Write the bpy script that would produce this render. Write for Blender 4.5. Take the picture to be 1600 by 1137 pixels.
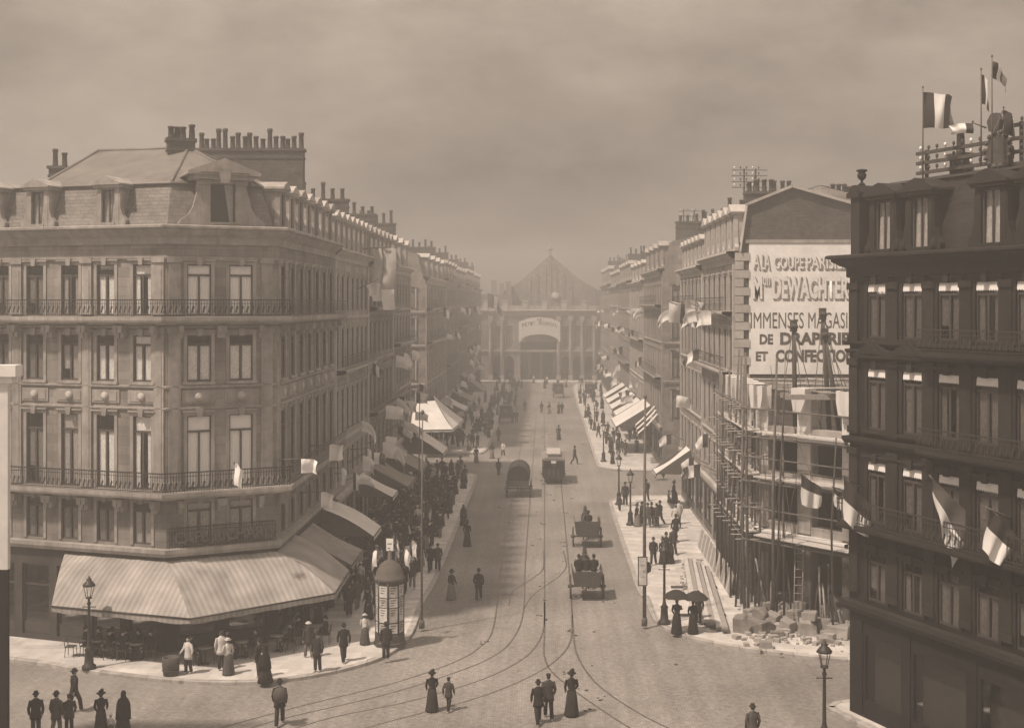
import bpy, math, random
from mathutils import Matrix, Vector
random.seed(7)
R = math.radians
for o in list(bpy.data.objects): bpy.data.objects.remove(o)
sc = bpy.context.scene
col = sc.collection

# ------------------------------------------------------------------ camera
H, F, VX, VY = 15.6, 1900.0, 851.0, 475.0      # eye height, focal length and street vanishing point (px of a 1600 px plate)
cam = bpy.data.cameras.new('camera'); camo = bpy.data.objects.new('camera', cam); col.objects.link(camo)
camo.location = (0, 0, H); camo.rotation_euler = (R(90), 0, 0)
cam.sensor_width = 36; cam.lens = 36*F/1600
cam.shift_x = (800-VX)/1600; cam.shift_y = (VY-568.5)/1600
cam.clip_start = .3; cam.clip_end = 3000
sc.camera = camo

# ------------------------------------------------------------------ light
SUN_AZ = Vector((-.80, -.60)).normalized(); SUN_EL = R(58)
TINT = (1.0, .815, .66)
w = bpy.data.worlds.new('World'); sc.world = w; w.use_nodes = True
nt = w.node_tree; nt.nodes.clear()
N = lambda t: nt.nodes.new(t)
out = N('ShaderNodeOutputWorld'); bg = N('ShaderNodeBackground'); sky = N('ShaderNodeTexSky')
sky.sky_type = 'NISHITA'; sky.sun_disc = False; sky.sun_elevation = SUN_EL
sky.sun_rotation = math.atan2(SUN_AZ.x, SUN_AZ.y); sky.dust_density = 4.0; sky.air_density = 1.0
bw = N('ShaderNodeRGBToBW'); nt.links.new(sky.outputs[0], bw.inputs[0])
tc = N('ShaderNodeTexCoord'); mp = N('ShaderNodeMapping'); mp.inputs['Scale'].default_value = (1, 1, 2.2)
nz = N('ShaderNodeTexNoise'); nz.inputs['Scale'].default_value = 2.7; nz.inputs['Detail'].default_value = 9; nz.inputs['Roughness'].default_value = .62
nt.links.new(tc.outputs['Generated'], mp.inputs[0]); nt.links.new(mp.outputs[0], nz.inputs['Vector'])
mr = N('ShaderNodeMapRange'); mr.inputs[1].default_value = .34; mr.inputs[2].default_value = .66; mr.inputs[3].default_value = 2.3; mr.inputs[4].default_value = 5.4
nt.links.new(nz.outputs[0], mr.inputs[0])
sx = N('ShaderNodeSeparateXYZ'); nt.links.new(tc.outputs['Generated'], sx.inputs[0])
el = N('ShaderNodeMapRange'); el.inputs[1].default_value = 0; el.inputs[2].default_value = 1; el.inputs[3].default_value = .56; el.inputs[4].default_value = 2.5   # an overcast sky brightens towards the zenith
nt.links.new(sx.outputs[2], el.inputs[0])
ce = N('ShaderNodeMath'); ce.operation = 'MULTIPLY'; nt.links.new(mr.outputs[0], ce.inputs[0]); nt.links.new(el.outputs[0], ce.inputs[1])
mx = N('ShaderNodeMix'); mx.inputs[0].default_value = .85                     # thin smoky overcast over the clear sky
nt.links.new(bw.outputs[0], mx.inputs[2]); nt.links.new(ce.outputs[0], mx.inputs[3])
tn = N('ShaderNodeMix'); tn.data_type = 'RGBA'; tn.blend_type = 'MULTIPLY'; tn.inputs[0].default_value = 1
nt.links.new(mx.outputs[0], tn.inputs[6]); tn.inputs[7].default_value = (*TINT, 1)
nt.links.new(tn.outputs[2], bg.inputs[0]); bg.inputs[1].default_value = .067
nt.links.new(bg.outputs[0], out.inputs[0])
sun = bpy.data.lights.new('sun', 'SUN'); suno = bpy.data.objects.new('sun', sun); col.objects.link(suno)
sun.energy = 2.8; sun.angle = R(3); sun.color = (1.0, .83, .68)
sd = Vector((SUN_AZ.x*math.cos(SUN_EL), SUN_AZ.y*math.cos(SUN_EL), math.sin(SUN_EL)))
suno.rotation_euler = (-sd).to_track_quat('-Z', 'Y').to_euler(); suno.location = (-40, 30, 60)
vs = sc.view_settings; vs.view_transform = 'Standard'; vs.look = 'None'; vs.exposure = 0.78; vs.gamma = 1; vs.use_curve_mapping = False
cy = sc.cycles
cy.use_denoising = True; cy.max_bounces = 5; cy.diffuse_bounces = 3; cy.glossy_bounces = 2; cy.transparent_max_bounces = 12
cy.transmission_bounces = 2; cy.volume_bounces = 0; cy.caustics_reflective = False; cy.caustics_refractive = False
cy.sample_clamp_indirect = 4

# ------------------------------------------------------------------ helpers
def at(px, d, z=0): return Vector(((px-VX)/F*d, d, z))                 # a plate column at a known distance
def gp(px, py, z=0):                                                     # a plate point on a level surface
    d = F*(H-z)/(py-VY); return Vector(((px-VX)/F*d, d, z))
def zz(py, d): return H-(py-VY)*d/F
def frame(a, b):                                                         # x along a->b (viewer's right), y inward, z up
    u = Vector((b[0]-a[0], b[1]-a[1], 0)).normalized(); n = Vector((u.y, -u.x, 0))
    m = Matrix.Identity(4)
    for i in range(3): m[i][0] = u[i]; m[i][1] = -n[i]; m[i][2] = (0, 0, 1)[i]; m[i][3] = (a[0], a[1], 0)[i]
    return m
T = Matrix.Translation
RZ = lambda a: Matrix.Rotation(a, 4, 'Z')
def dist(a, b): return math.hypot(b[0]-a[0], b[1]-a[1])

class MB:
    def __init__(s): s.v, s.f, s.m, s.s = [], [], [], []
    def add(s, vs, fs, mi=0, sm=False, M=None):
        o = len(s.v)
        for p in vs:
            p = Vector(p); s.v.append(tuple(M @ p if M else p))
        for f in fs: s.f.append([o+i for i in f]); s.m.append(mi); s.s.append(sm)
        return s
    def box(s, x0, x1, y0, y1, z0, z1, mi=0, M=None):
        return s.add([(x0,y0,z0),(x1,y0,z0),(x1,y1,z0),(x0,y1,z0),(x0,y0,z1),(x1,y0,z1),(x1,y1,z1),(x0,y1,z1)],
              [(0,3,2,1),(4,5,6,7),(0,1,5,4),(1,2,6,5),(2,3,7,6),(3,0,4,7)], mi, False, M)
    def quad(s, *p, mi=0, M=None): return s.add(p, [tuple(range(len(p)))], mi, False, M)
    def prism(s, poly, y0, y1, mi=0, M=None):                              # poly in x,z extruded along y
        n = len(poly); v = [(x, y0, z) for x, z in poly]+[(x, y1, z) for x, z in poly]
        return s.add(v, [tuple(range(n)), tuple(range(2*n-1, n-1, -1))]+[(i, i+n, (i+1)%n+n, (i+1)%n) for i in range(n)], mi, False, M)
    def slab(s, poly, z0, z1, mi=0, M=None):                               # poly in x,y extruded along z
        n = len(poly); v = [(p[0], p[1], z0) for p in poly]+[(p[0], p[1], z1) for p in poly]
        return s.add(v, [tuple(range(n-1, -1, -1)), tuple(range(n, 2*n))]+[(i, (i+1)%n, (i+1)%n+n, i+n) for i in range(n)], mi, False, M)
    def limb(s, pts, rad, n=8, mi=0, sm=True, M=None, cap=True, flat=1.0):
        pts = [Vector(p) for p in pts]; k = len(pts); vs, fs = [], []
        for i, p in enumerate(pts):
            d = (pts[min(i+1, k-1)]-pts[max(i-1, 0)]).normalized()
            a = Vector((1, 0, 0)) if abs(d.x) < .8 else Vector((0, 1, 0))
            e1 = d.cross(a).normalized(); e2 = d.cross(e1)
            r = rad[i] if isinstance(rad, (list, tuple)) else rad
            for j in range(n):
                t = 2*math.pi*j/n; vs.append(p+(e1*math.cos(t)*flat+e2*math.sin(t))*r)
        for i in range(k-1):
            for j in range(n): fs.append((i*n+j, i*n+(j+1)%n, (i+1)*n+(j+1)%n, (i+1)*n+j))
        if cap: fs += [tuple(range(n-1, -1, -1)), tuple(range((k-1)*n, k*n))]
        return s.add(vs, fs, mi, sm, M)
    def rings(s, rs, n=12, mi=0, sm=True, M=None, fold=None):               # rs: (cx,cy,z,rx,ry); fold: (depth, count, z where folds die out)
        vs, fs = [], []
        for cx, cy_, z, rx, ry in rs:
            for j in range(n):
                t = 2*math.pi*j/n; k = 1 if not fold else 1+fold[0]*max(0, 1-z/fold[2])*(math.sin(fold[1]*t+z*2)+.5*math.sin(fold[1]*1.7*t+1)); vs.append((cx+k*rx*math.cos(t), cy_+k*ry*math.sin(t), z))
        k = len(rs)
        for i in range(k-1):
            for j in range(n): fs.append((i*n+j, i*n+(j+1)%n, (i+1)*n+(j+1)%n, (i+1)*n+j))
        fs += [tuple(range(n-1, -1, -1)), tuple(range((k-1)*n, k*n))]
        return s.add(vs, fs, mi, sm, M)
    def lathe(s, prof, n=10, mi=0, sm=True, M=None): return s.rings([(0, 0, z, r, r) for r, z in prof], n, mi, sm, M)
    def grid(s, rows, mi=0, sm=True, M=None):
        r, c = len(rows), len(rows[0]); vs = [p for row in rows for p in row]
        return s.add(vs, [(i*c+j, i*c+j+1, (i+1)*c+j+1, (i+1)*c+j) for i in range(r-1) for j in range(c-1)], mi, sm, M)
    def sweep(s, pts, prof, mi=0, M=None):                                  # prof: (outward, z) swept along plan polyline, mitred
        rows = []
        for o, z in prof: rows.append([(p[0], p[1], z) for p in offset(pts, o)])
        return s.grid(rows, mi, False, M)
    def mesh(s, name, mats):
        m = bpy.data.meshes.new(name); m.from_pydata(s.v, [], s.f)
        for t in (mats if isinstance(mats, (list, tuple)) else [mats]): m.materials.append(t)
        m.polygons.foreach_set('material_index', s.m); m.polygons.foreach_set('use_smooth', s.s); m.update()
        return m
def offset(pts, o):                                                         # outward = viewer side for a->b running to the viewer's right
    res = []; k = len(pts)
    ns = []
    for i in range(k-1):
        u = Vector((pts[i+1][0]-pts[i][0], pts[i+1][1]-pts[i][1])).normalized(); ns.append(Vector((u.y, -u.x)))
    for i, p in enumerate(pts):
        a = ns[max(i-1, 0)]; b = ns[min(i, k-2)]; q = (a+b).normalized(); q = q/max(q.dot(a), .3)
        res.append((p[0]+q.x*o, p[1]+q.y*o))
    return res

def tag(o, label=None, cat=None, group=None, kind=None):
    if label: o['label'] = label
    if cat: o['category'] = cat
    if group: o['group'] = group
    if kind: o['kind'] = kind
    return o
def obj(name, data, parent=None, M=None):
    o = bpy.data.objects.new(name, data); col.objects.link(o)
    if parent is not None:
        o.parent = parent
    if M is not None: o.matrix_basis = M
    return o
def thing(name, loc, label, cat, group=None, rz=0):
    o = obj(name, None); o.location = loc; o.rotation_euler = (0, 0, rz); o.empty_display_size = .2
    return tag(o, label, cat, group)
def part(name, mb, mats, root):                                            # mesh written in world coordinates under an unrotated empty
    L = Vector(root.location) if root is not None else Vector((0, 0, 0))
    return obj(name, mb.mesh(name, mats), root, T(-L) if root is not None else None)
def put(name, me, root, M): return obj(name, me, root, T(-Vector(root.location)) @ M)   # shared mesh, world matrix
def tree_copy(o, parent=None, M=None):
    c = o.copy(); col.objects.link(c); c.parent = parent
    if M is not None: c.matrix_basis = M
    for ch in o.children: tree_copy(ch, c)
    return c

# ------------------------------------------------------------------ materials (toned: dark things warmer than light ones)
def tone(v):
    t = math.sqrt(min(max(v, 0), 1)); return (v*(1.12-.12*t), v*(.975+.025*t), v*(.87+.13*t), 1)
def mat(name, v, rough=.85, var=.25, scale=1.5, bump=0, bscale=20, spec=.25, metal=0, stripes=None, brick=None, detail=5, var2=0, scale2=.15, streak=None):
    m = bpy.data.materials.new(name); m.use_nodes = True; t = m.node_tree; n = t.nodes
    p = n['Principled BSDF']; p.inputs['Roughness'].default_value = rough; p.inputs['Specular IOR Level'].default_value = spec; p.inputs['Metallic'].default_value = metal
    c = n.new('ShaderNodeTexCoord')
    nz = n.new('ShaderNodeTexNoise'); nz.inputs['Scale'].default_value = scale; nz.inputs['Detail'].default_value = detail; nz.inputs['Roughness'].default_value = .65
    t.links.new(c.outputs['Object'], nz.inputs['Vector'])
    r = n.new('ShaderNodeValToRGB'); r.color_ramp.elements[0].position = .3; r.color_ramp.elements[1].position = .7
    r.color_ramp.elements[0].color = tone(v*(1-var)); r.color_ramp.elements[1].color = tone(min(v*(1+var), .92))
    t.links.new(nz.outputs[0], r.inputs[0]); cur = r.outputs[0]
    def mul(cur, fac_out, lo, hi, f0=.3, f1=.7):
        q = n.new('ShaderNodeMapRange'); q.inputs[1].default_value = f0; q.inputs[2].default_value = f1; q.inputs[3].default_value = lo; q.inputs[4].default_value = hi
        t.links.new(fac_out, q.inputs[0]); k = n.new('ShaderNodeMix'); k.data_type = 'RGBA'; k.blend_type = 'MULTIPLY'; k.inputs[0].default_value = 1
        t.links.new(cur, k.inputs[6]); t.links.new(q.outputs[0], k.inputs[7]); return k.outputs[2]
    if var2:
        n2 = n.new('ShaderNodeTexNoise'); n2.inputs['Scale'].default_value = scale2; n2.inputs['Detail'].default_value = 4
        t.links.new(c.outputs['Object'], n2.inputs['Vector']); cur = mul(cur, n2.outputs[0], 1-var2, 1+var2*.6)
    if streak:                                                            # (axis of the runs, depth, scale): wheel wear along y, rain and soot runs along z
        mp_ = n.new('ShaderNodeMapping'); k_ = streak[2]; mp_.inputs['Scale'].default_value = {'y': (k_, k_*.035, k_), 'z': (k_, k_, k_*.07)}[streak[0]]
        n4 = n.new('ShaderNodeTexNoise'); n4.inputs['Scale'].default_value = 1; n4.inputs['Detail'].default_value = 6; n4.inputs['Roughness'].default_value = .7
        t.links.new(c.outputs['Object'], mp_.inputs[0]); t.links.new(mp_.outputs[0], n4.inputs['Vector']); cur = mul(cur, n4.outputs[0], 1-streak[1], 1+streak[1]*.6)
    hgt = None
    if brick:                                                             # (plane, w, h, mortar_dark, mortar_size)
        pl, bw_, bh, md, ms = brick
        sx = n.new('ShaderNodeSeparateXYZ'); cb = n.new('ShaderNodeCombineXYZ'); t.links.new(c.outputs['Object'], sx.inputs[0])
        if pl == 'w':
            ad = n.new('ShaderNodeMath'); ad.operation = 'ADD'; t.links.new(sx.outputs[0], ad.inputs[0]); t.links.new(sx.outputs[1], ad.inputs[1])
            t.links.new(ad.outputs[0], cb.inputs[0]); t.links.new(sx.outputs[2], cb.inputs[1])
        else: t.links.new(sx.outputs[0], cb.inputs[0]); t.links.new(sx.outputs[1], cb.inputs[1])
        b = n.new('ShaderNodeTexBrick'); b.inputs['Scale'].default_value = 1; b.inputs['Brick Width'].default_value = bw_; b.inputs['Row Height'].default_value = bh
        b.inputs['Mortar Size'].default_value = ms; b.inputs['Mortar Smooth'].default_value = .3; b.inputs['Bias'].default_value = 0
        b.inputs['Color1'].default_value = (.82,)*3+(1,); b.inputs['Color2'].default_value = (1.12,)*3+(1,); b.inputs['Mortar'].default_value = (md,)*3+(1,)
        t.links.new(cb.outputs[0], b.inputs['Vector'])
        k = n.new('ShaderNodeMix'); k.data_type = 'RGBA'; k.blend_type = 'MULTIPLY'; k.inputs[0].default_value = 1
        t.links.new(cur, k.inputs[6]); t.links.new(b.outputs[0], k.inputs[7]); cur = k.outputs[2]; hgt = b.outputs['Fac']
    if stripes:                                                            # (axis, period, dark factor)
        wv = n.new('ShaderNodeTexWave'); wv.bands_direction = stripes[0]; wv.inputs['Scale'].default_value = .314/stripes[1]; wv.inputs['Distortion'].default_value = 0
        t.links.new(c.outputs['Object'], wv.inputs['Vector']); cur = mul(cur, wv.outputs[1], stripes[2], 1, .45, .55)
    t.links.new(cur, p.inputs['Base Color'])
    if bump:
        bp = n.new('ShaderNodeBump'); bp.inputs['Strength'].default_value = bump; bp.inputs['Distance'].default_value = .02
        if hgt is not None: bp.invert = True; t.links.new(hgt, bp.inputs['Height'])
        else:
            n3 = n.new('ShaderNodeTexNoise'); n3.inputs['Scale'].default_value = bscale; n3.inputs['Detail'].default_value = 4
            t.links.new(c.outputs['Object'], n3.inputs['Vector']); t.links.new(n3.outputs[0], bp.inputs['Height'])
        t.links.new(bp.outputs[0], p.inputs['Normal'])
    return m
Mt = {}
Mt['cobble'] = mat('cobble', .27, .85, .2, 5, .4, brick=('g', .2, .13, .70, .018), var2=.26, scale2=.13, streak=('y', .2, 1.6))
Mt['paving'] = mat('paving', .54, .85, .16, 1.2, .25, 30, var2=.15, scale2=.2, brick=('g', .9, .6, .8, .012))
Mt['kerb'] = mat('kerb', .36, .8, .3, 2, .3, 25, brick=('g', 1.1, 50, .55, .02))
Mt['rail'] = mat('rail', .08, .5, .4, 3, spec=.5)
Mt['stone'] = mat('stone', .26, .9, .16, .9, .3, 14, brick=('w', .9, .42, .70, .014), var2=.3, scale2=.25, streak=('z', .28, 1.8))
Mt['trim'] = mat('trim', .32, .9, .22, 2.2, .3, 18, var2=.25, scale2=.3, streak=('z', .25, 2.5))
Mt['pale'] = mat('pale', .36, .9, .14, 1.1, .3, 14, brick=('w', .9, .42, .72, .014), var2=.2, scale2=.25, streak=('z', .22, 1.8))
Mt['paletrim'] = mat('paletrim', .42, .9, .16, 2, .2, 18, var2=.15, scale2=.3)
Mt['midstone'] = mat('midstone', .25, .9, .2, 1.2, .3, 14, brick=('w', .9, .42, .72, .014), var2=.25, scale2=.2, streak=('z', .28, 1.8))
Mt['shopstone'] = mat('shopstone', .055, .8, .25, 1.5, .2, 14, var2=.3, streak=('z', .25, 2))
Mt['stationstone'] = mat('stationstone', .33, .9, .15, 1.2, var2=.15)  # mid tone close to the walls: part of the distance haze is in the colour
Mt['veilcurtain'] = mat('veilcurtain', .085, .95, .35, 8, .4, 12)
Mt['sitebase'] = mat('sitebase', .075, .9, .25, 1.5, .3, 20, var2=.2)  # stone darkened to carry the shade under the scaffold stages
Mt['tramdark'] = mat('tramdark', .016, .6, .3, 3)
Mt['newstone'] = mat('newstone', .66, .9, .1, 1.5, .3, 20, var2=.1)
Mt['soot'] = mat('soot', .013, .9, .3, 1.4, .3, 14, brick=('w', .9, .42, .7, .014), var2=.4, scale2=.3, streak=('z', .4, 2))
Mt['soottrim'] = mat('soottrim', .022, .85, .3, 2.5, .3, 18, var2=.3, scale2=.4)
Mt['brickwall'] = mat('brickwall', .105, .92, .2, 3, .4, brick=('w', .24, .085, .7, .012), var2=.3, scale2=.35)
Mt['slate'] = mat('slate', .17, .55, .22, 2.5, .6, brick=('w', .28, .17, .72, .012), var2=.25, scale2=.4, spec=.4)
Mt['zinc'] = mat('zinc', .15, .5, .2, 1.2, .1, 8, var2=.2, scale2=.5, spec=.4)
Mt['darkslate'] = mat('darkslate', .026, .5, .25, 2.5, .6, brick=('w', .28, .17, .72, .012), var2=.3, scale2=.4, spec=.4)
Mt['chimney'] = mat('chimney', .10, .95, .25, 2.5, .4, brick=('w', .24, .085, .75, .012), var2=.3, scale2=.5)
Mt['pot'] = mat('pot', .075, .85, .35, 3)
Mt['iron'] = mat('iron', .028, .5, .3, 4, spec=.4)
Mt['darkpaint'] = mat('darkpaint', .05, .5, .3, 2, .1, 20, spec=.4)
Mt['woodframe'] = mat('woodframe', .075, .6, .25, 4)
Mt['curtain'] = mat('curtain', .93, .95, .06, 6, .5, 9)
Mt['lace'] = mat('lace', .74, .95, .28, 14, .5, 12, detail=8)
Mt['greycurtain'] = mat('greycurtain', .34, .95, .25, 8, .5, 12)
Mt['dimcurtain'] = mat('dimcurtain', .17, .95, .3, 8, .4, 12)
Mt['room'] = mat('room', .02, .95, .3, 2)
Mt['signwhite'] = mat('signwhite', .88, .9, .10, 4.5, .2, 25, var2=.13, scale2=.6, detail=8)
Mt['letter'] = mat('letter', .10, .9, .75, 7, detail=8)
Mt['letterpale'] = mat('letterpale', .84, .9, .25, 6)
Mt['lettershade'] = mat('lettershade', .24, .9, .75, 7, detail=8)
Mt['gilt'] = mat('gilt', .115, .6, .2, 4)
Mt['stripe'] = mat('stripe', .36, .9, .08, 1.5, .25, 5, stripes=('X', .26, .80), var2=.3, scale2=.7)
Mt['canvas'] = mat('canvas', .70, .9, .08, 2, .3, 4, var2=.12, scale2=.6)
Mt['greycanvas'] = mat('greycanvas', .26, .9, .2, 2, .3, 4, var2=.2, scale2=.6)
Mt['darkcanvas'] = mat('darkcanvas', .10, .9, .2, 2, .3, 4)
Mt['valance'] = mat('valance', .72, .9, .08, 3)
Mt['flagwhite'] = mat('flagwhite', .80, .9, .05, 3)
Mt['flagdark'] = mat('flagdark', .055, .9, .2, 3)
Mt['flagred'] = mat('flagred', .12, .9, .2, 3)
Mt['timber'] = mat('timber', .30, .8, .3, 6, .3, 30)
Mt['palewood'] = mat('palewood', .50, .8, .25, 5, .3, 30)
Mt['darkwood'] = mat('darkwood', .065, .7, .35, 5, .3, 30)
Mt['pole'] = mat('pole', .12, .8, .35, 4, .2, 30)
Mt['poster'] = mat('poster', .58, .8, .25, 3.5, detail=2)
Mt['poster2'] = mat('poster2', .42, .8, .35, 5, detail=2)
Mt['print'] = mat('print', .10, .8, .4, 9)
Mt['skin'] = mat('skin', .38, .7, .1, 8)
for i, v in enumerate((.018, .028, .045, .07, .03)): Mt['cloth%d' % i] = mat('cloth%d' % i, v, .95, .2, 6, .3, 40)
Mt['clothmid'] = mat('clothmid', .17, .95, .2, 6, .3, 40)
Mt['clothlight'] = mat('clothlight', .55, .95, .12, 6, .3, 40)
Mt['hair'] = mat('hair', .03, .7, .3, 12)
Mt['straw'] = mat('straw', .5, .8, .15, 10)
def glass(name, refl, tint):
    m = bpy.data.materials.new(name); m.use_nodes = True; t = m.node_tree; n = t.nodes; n.clear()
    o = n.new('ShaderNodeOutputMaterial'); mxs = n.new('ShaderNodeMixShader'); tr = n.new('ShaderNodeBsdfTransparent'); gl = n.new('ShaderNodeBsdfGlossy')
    tr.inputs[0].default_value = (*[tint]*3, 1); gl.inputs['Roughness'].default_value = .04; gl.inputs[0].default_value = (.9, .9, .9, 1)
    fr = n.new('ShaderNodeLayerWeight'); fr.inputs[0].default_value = .5; pw = n.new('ShaderNodeMath'); pw.operation = 'POWER'; pw.inputs[1].default_value = 4; t.links.new(fr.outputs['Facing'], pw.inputs[0]); ad = n.new('ShaderNodeMath'); ad.operation = 'MULTIPLY_ADD'; ad.use_clamp = True; ad.inputs[1].default_value = .7; ad.inputs[2].default_value = refl
    t.links.new(pw.outputs[0], ad.inputs[0]); t.links.new(ad.outputs[0], mxs.inputs[0]); t.links.new(tr.outputs[0], mxs.inputs[1]); t.links.new(gl.outputs[0], mxs.inputs[2]); t.links.new(mxs.outputs[0], o.inputs[0])
    return m
Mt['glass'] = glass('glass', .05, 1.0)

# ------------------------------------------------------------------ shared building kit
_wc = {}
def window_meshes(w_, h, curt, fine, surround, trim, fm='woodframe'):
    key = (round(w_, 3), round(h, 3), curt, fine, surround, trim, fm)
    if key in _wc: return _wc[key]
    hw = w_/2; tz = h*.77; b = .055
    f = MB()
    f.box(-hw, -hw+b, .04, .1, 0, h); f.box(hw-b, hw, .04, .1, 0, h); f.box(-hw+b, hw-b, .04, .1, h-b, h); f.box(-hw+b, hw-b, .04, .1, 0, b*1.4)
    f.box(-hw+b, hw-b, .03, .095, tz, tz+.09); f.box(-.045, .045, .035, .095, b*1.4, tz)
    panes = []
    rects = [(-hw+b, -.045, b*1.4, tz), (.045, hw-b, b*1.4, tz), (-hw+b, hw-b, tz+.09, h-b)] if fine else [(-hw+b, hw-b, b*1.4, h-b)]
    for x0, x1, z0, z1 in rects:
        g = MB(); g.quad((x0, .07, z0), (x1, .07, z0), (x1, .07, z1), (x0, .07, z1)); panes.append(g.mesh('pane', Mt['glass']))
    cur = None
    if curt:
        cm, full, top = curt; g = MB(); k = 15
        def drape(x0, x1, z0, z1, amp):
            rows = []
            for zi in (z0, (z0+z1)/2, z1):
                rows.append([(x0+(x1-x0)*i/k, .115+amp*math.sin(i*1.9+zi), zi) for i in range(k+1)])
            g.grid(rows, 0)
        gap = .0 if full == 1 else .05
        if full == 2: drape(-hw+.03, -hw*.38, 0.02, tz+.02, .02); drape(hw*.42, hw-.03, 0.02, tz+.02, .02)
        elif full == 3: drape(-hw+.03, -gap-.02, h*.25, tz+.02, .015); drape(gap+.02, hw-.03, 0.02, tz+.02, .02)
        else: drape(-hw+.03, -gap-.02, 0.02, tz+.02, .02); drape(gap+.02, hw-.03, 0.02, tz+.02, .02)
        if top: drape(-hw+.03, hw-.03, tz+.03, h-.02, .008)
        cur = g.mesh('curtain', Mt[cm])
    sr = None
    if surround:
        g = MB(); t_ = .15
        g.box(-hw-t_, -hw, -.05, .02, -.02, h); g.box(hw, hw+t_, -.05, .02, -.02, h); g.box(-hw-t_-.03, hw+t_+.03, -.06, .02, h, h+.16)
        g.box(-hw-t_-.08, hw+t_+.08, -.14, .02, h+.165, h+.235)
        g.prism([(-.10, h-.03), (.10, h-.03), (.15, h+.30), (-.15, h+.30)], -.19, -.065)
        if surround == 2: g.box(-hw-t_-.05, hw+t_+.05, -.13, .02, -.14, -.025)
        sr = g.mesh('surround', Mt[trim])
    _wc[key] = (f.mesh('window', Mt[fm]), panes, cur, sr); return _wc[key]
def window(root, M, x, z, w_, h, curt=('lace', 1, 1), fine=False, surround=1, trim='trim', fm='woodframe'):
    fme, panes, cur, sr = window_meshes(w_, h, curt, fine, surround, trim, fm)
    o = put('window', fme, root, M @ T((x, 0, z)))
    for p in panes: obj('pane', p, o)
    if cur: obj('curtain', cur, o)
    if sr: obj('surround', sr, o)
    return o
def wall_grid(mb, L, z0, z1, ops, M, rev=.25, mi=0, x0=0):
    xs = sorted({x0, L, *[a for o in ops for a in (o[0], o[1])]}); zs = sorted({z0, z1, *[a for o in ops for a in (o[2], o[3])]})
    for i in range(len(xs)-1):
        for j in range(len(zs)-1):
            cx, cz = (xs[i]+xs[i+1])/2, (zs[j]+zs[j+1])/2
            if any(a < cx < b and c < cz < d for a, b, c, d in ops): continue
            mb.quad((xs[i], 0, zs[j]), (xs[i+1], 0, zs[j]), (xs[i+1], 0, zs[j+1]), (xs[i], 0, zs[j+1]), mi=mi, M=M)
    for a, b, c, d in ops:
        mb.quad((a, 0, c), (a, 0, d), (a, rev, d), (a, rev, c), mi=mi, M=M); mb.quad((b, 0, c), (b, rev, c), (b, rev, d), (b, 0, d), mi=mi, M=M)
        mb.quad((a, 0, d), (b, 0, d), (b, rev, d), (a, rev, d), mi=mi, M=M); mb.quad((a, 0, c), (a, rev, c), (b, rev, c), (b, 0, c), mi=mi, M=M)
CORN = lambda z, s=1.0, h=.75: [(0.0, z-h), (.08*s, z-h), (.08*s, z-h*.62), (.22*s, z-h*.5), (.42*s, z-h*.3), (.42*s, z-h*.2), (.55*s, z-h*.16), (.55*s, z-h*.05), (.5*s, z), (-.35, z+.04)]
BAND = lambda z, o=.12, h=.2: [(0, z-h), (o*.7, z-h), (o, z-h*.5), (o, z), (0, z+.015)]
SLAB = lambda z, o=.75, h=.26: [(0, z-h-.12), (o*.4, z-h-.1), (o-.12, z-h), (o-.03, z-h+.02), (o, z-h*.6), (o, z), (-.02, z+.012)]
def railing(root, pts, o, z, h=.75, step=.12, name='railing', m='iron'):
    mb = MB(); q = offset(pts, o)
    for i in range(len(q)-1):
        a, b = Vector((*q[i], 0)), Vector((*q[i+1], 0)); L = (b-a).length; M = frame(a, b)
        mb.box(0, L, -.03, .03, z+h-.05, z+h, M=M); mb.box(0, L, -.015, .015, z+.08, z+.11, M=M); mb.box(0, L, -.015, .015, z+h-.2, z+h-.175, M=M)
        n = max(int(L/step), 2)
        for k in range(n+1):
            x = L*k/n; mb.add([(x-.014, 0, z+.02), (x+.014, 0, z+.02), (x+.014, 0, z+h-.04), (x-.014, 0, z+h-.04)], [(0, 1, 2, 3)], M=M)
            if k % 2 == 0 and k < n:
                y = L/n; mb.add([(x+y*.2, .006, z+.16), (x+y*.9, .006, z+.2), (x+y*1.6, .006, z+.45), (x+y*.9, .006, z+.53)], [(0, 1, 2, 3)], M=M)
    return part(name, mb, Mt[m], root)
_dc = {}
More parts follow.
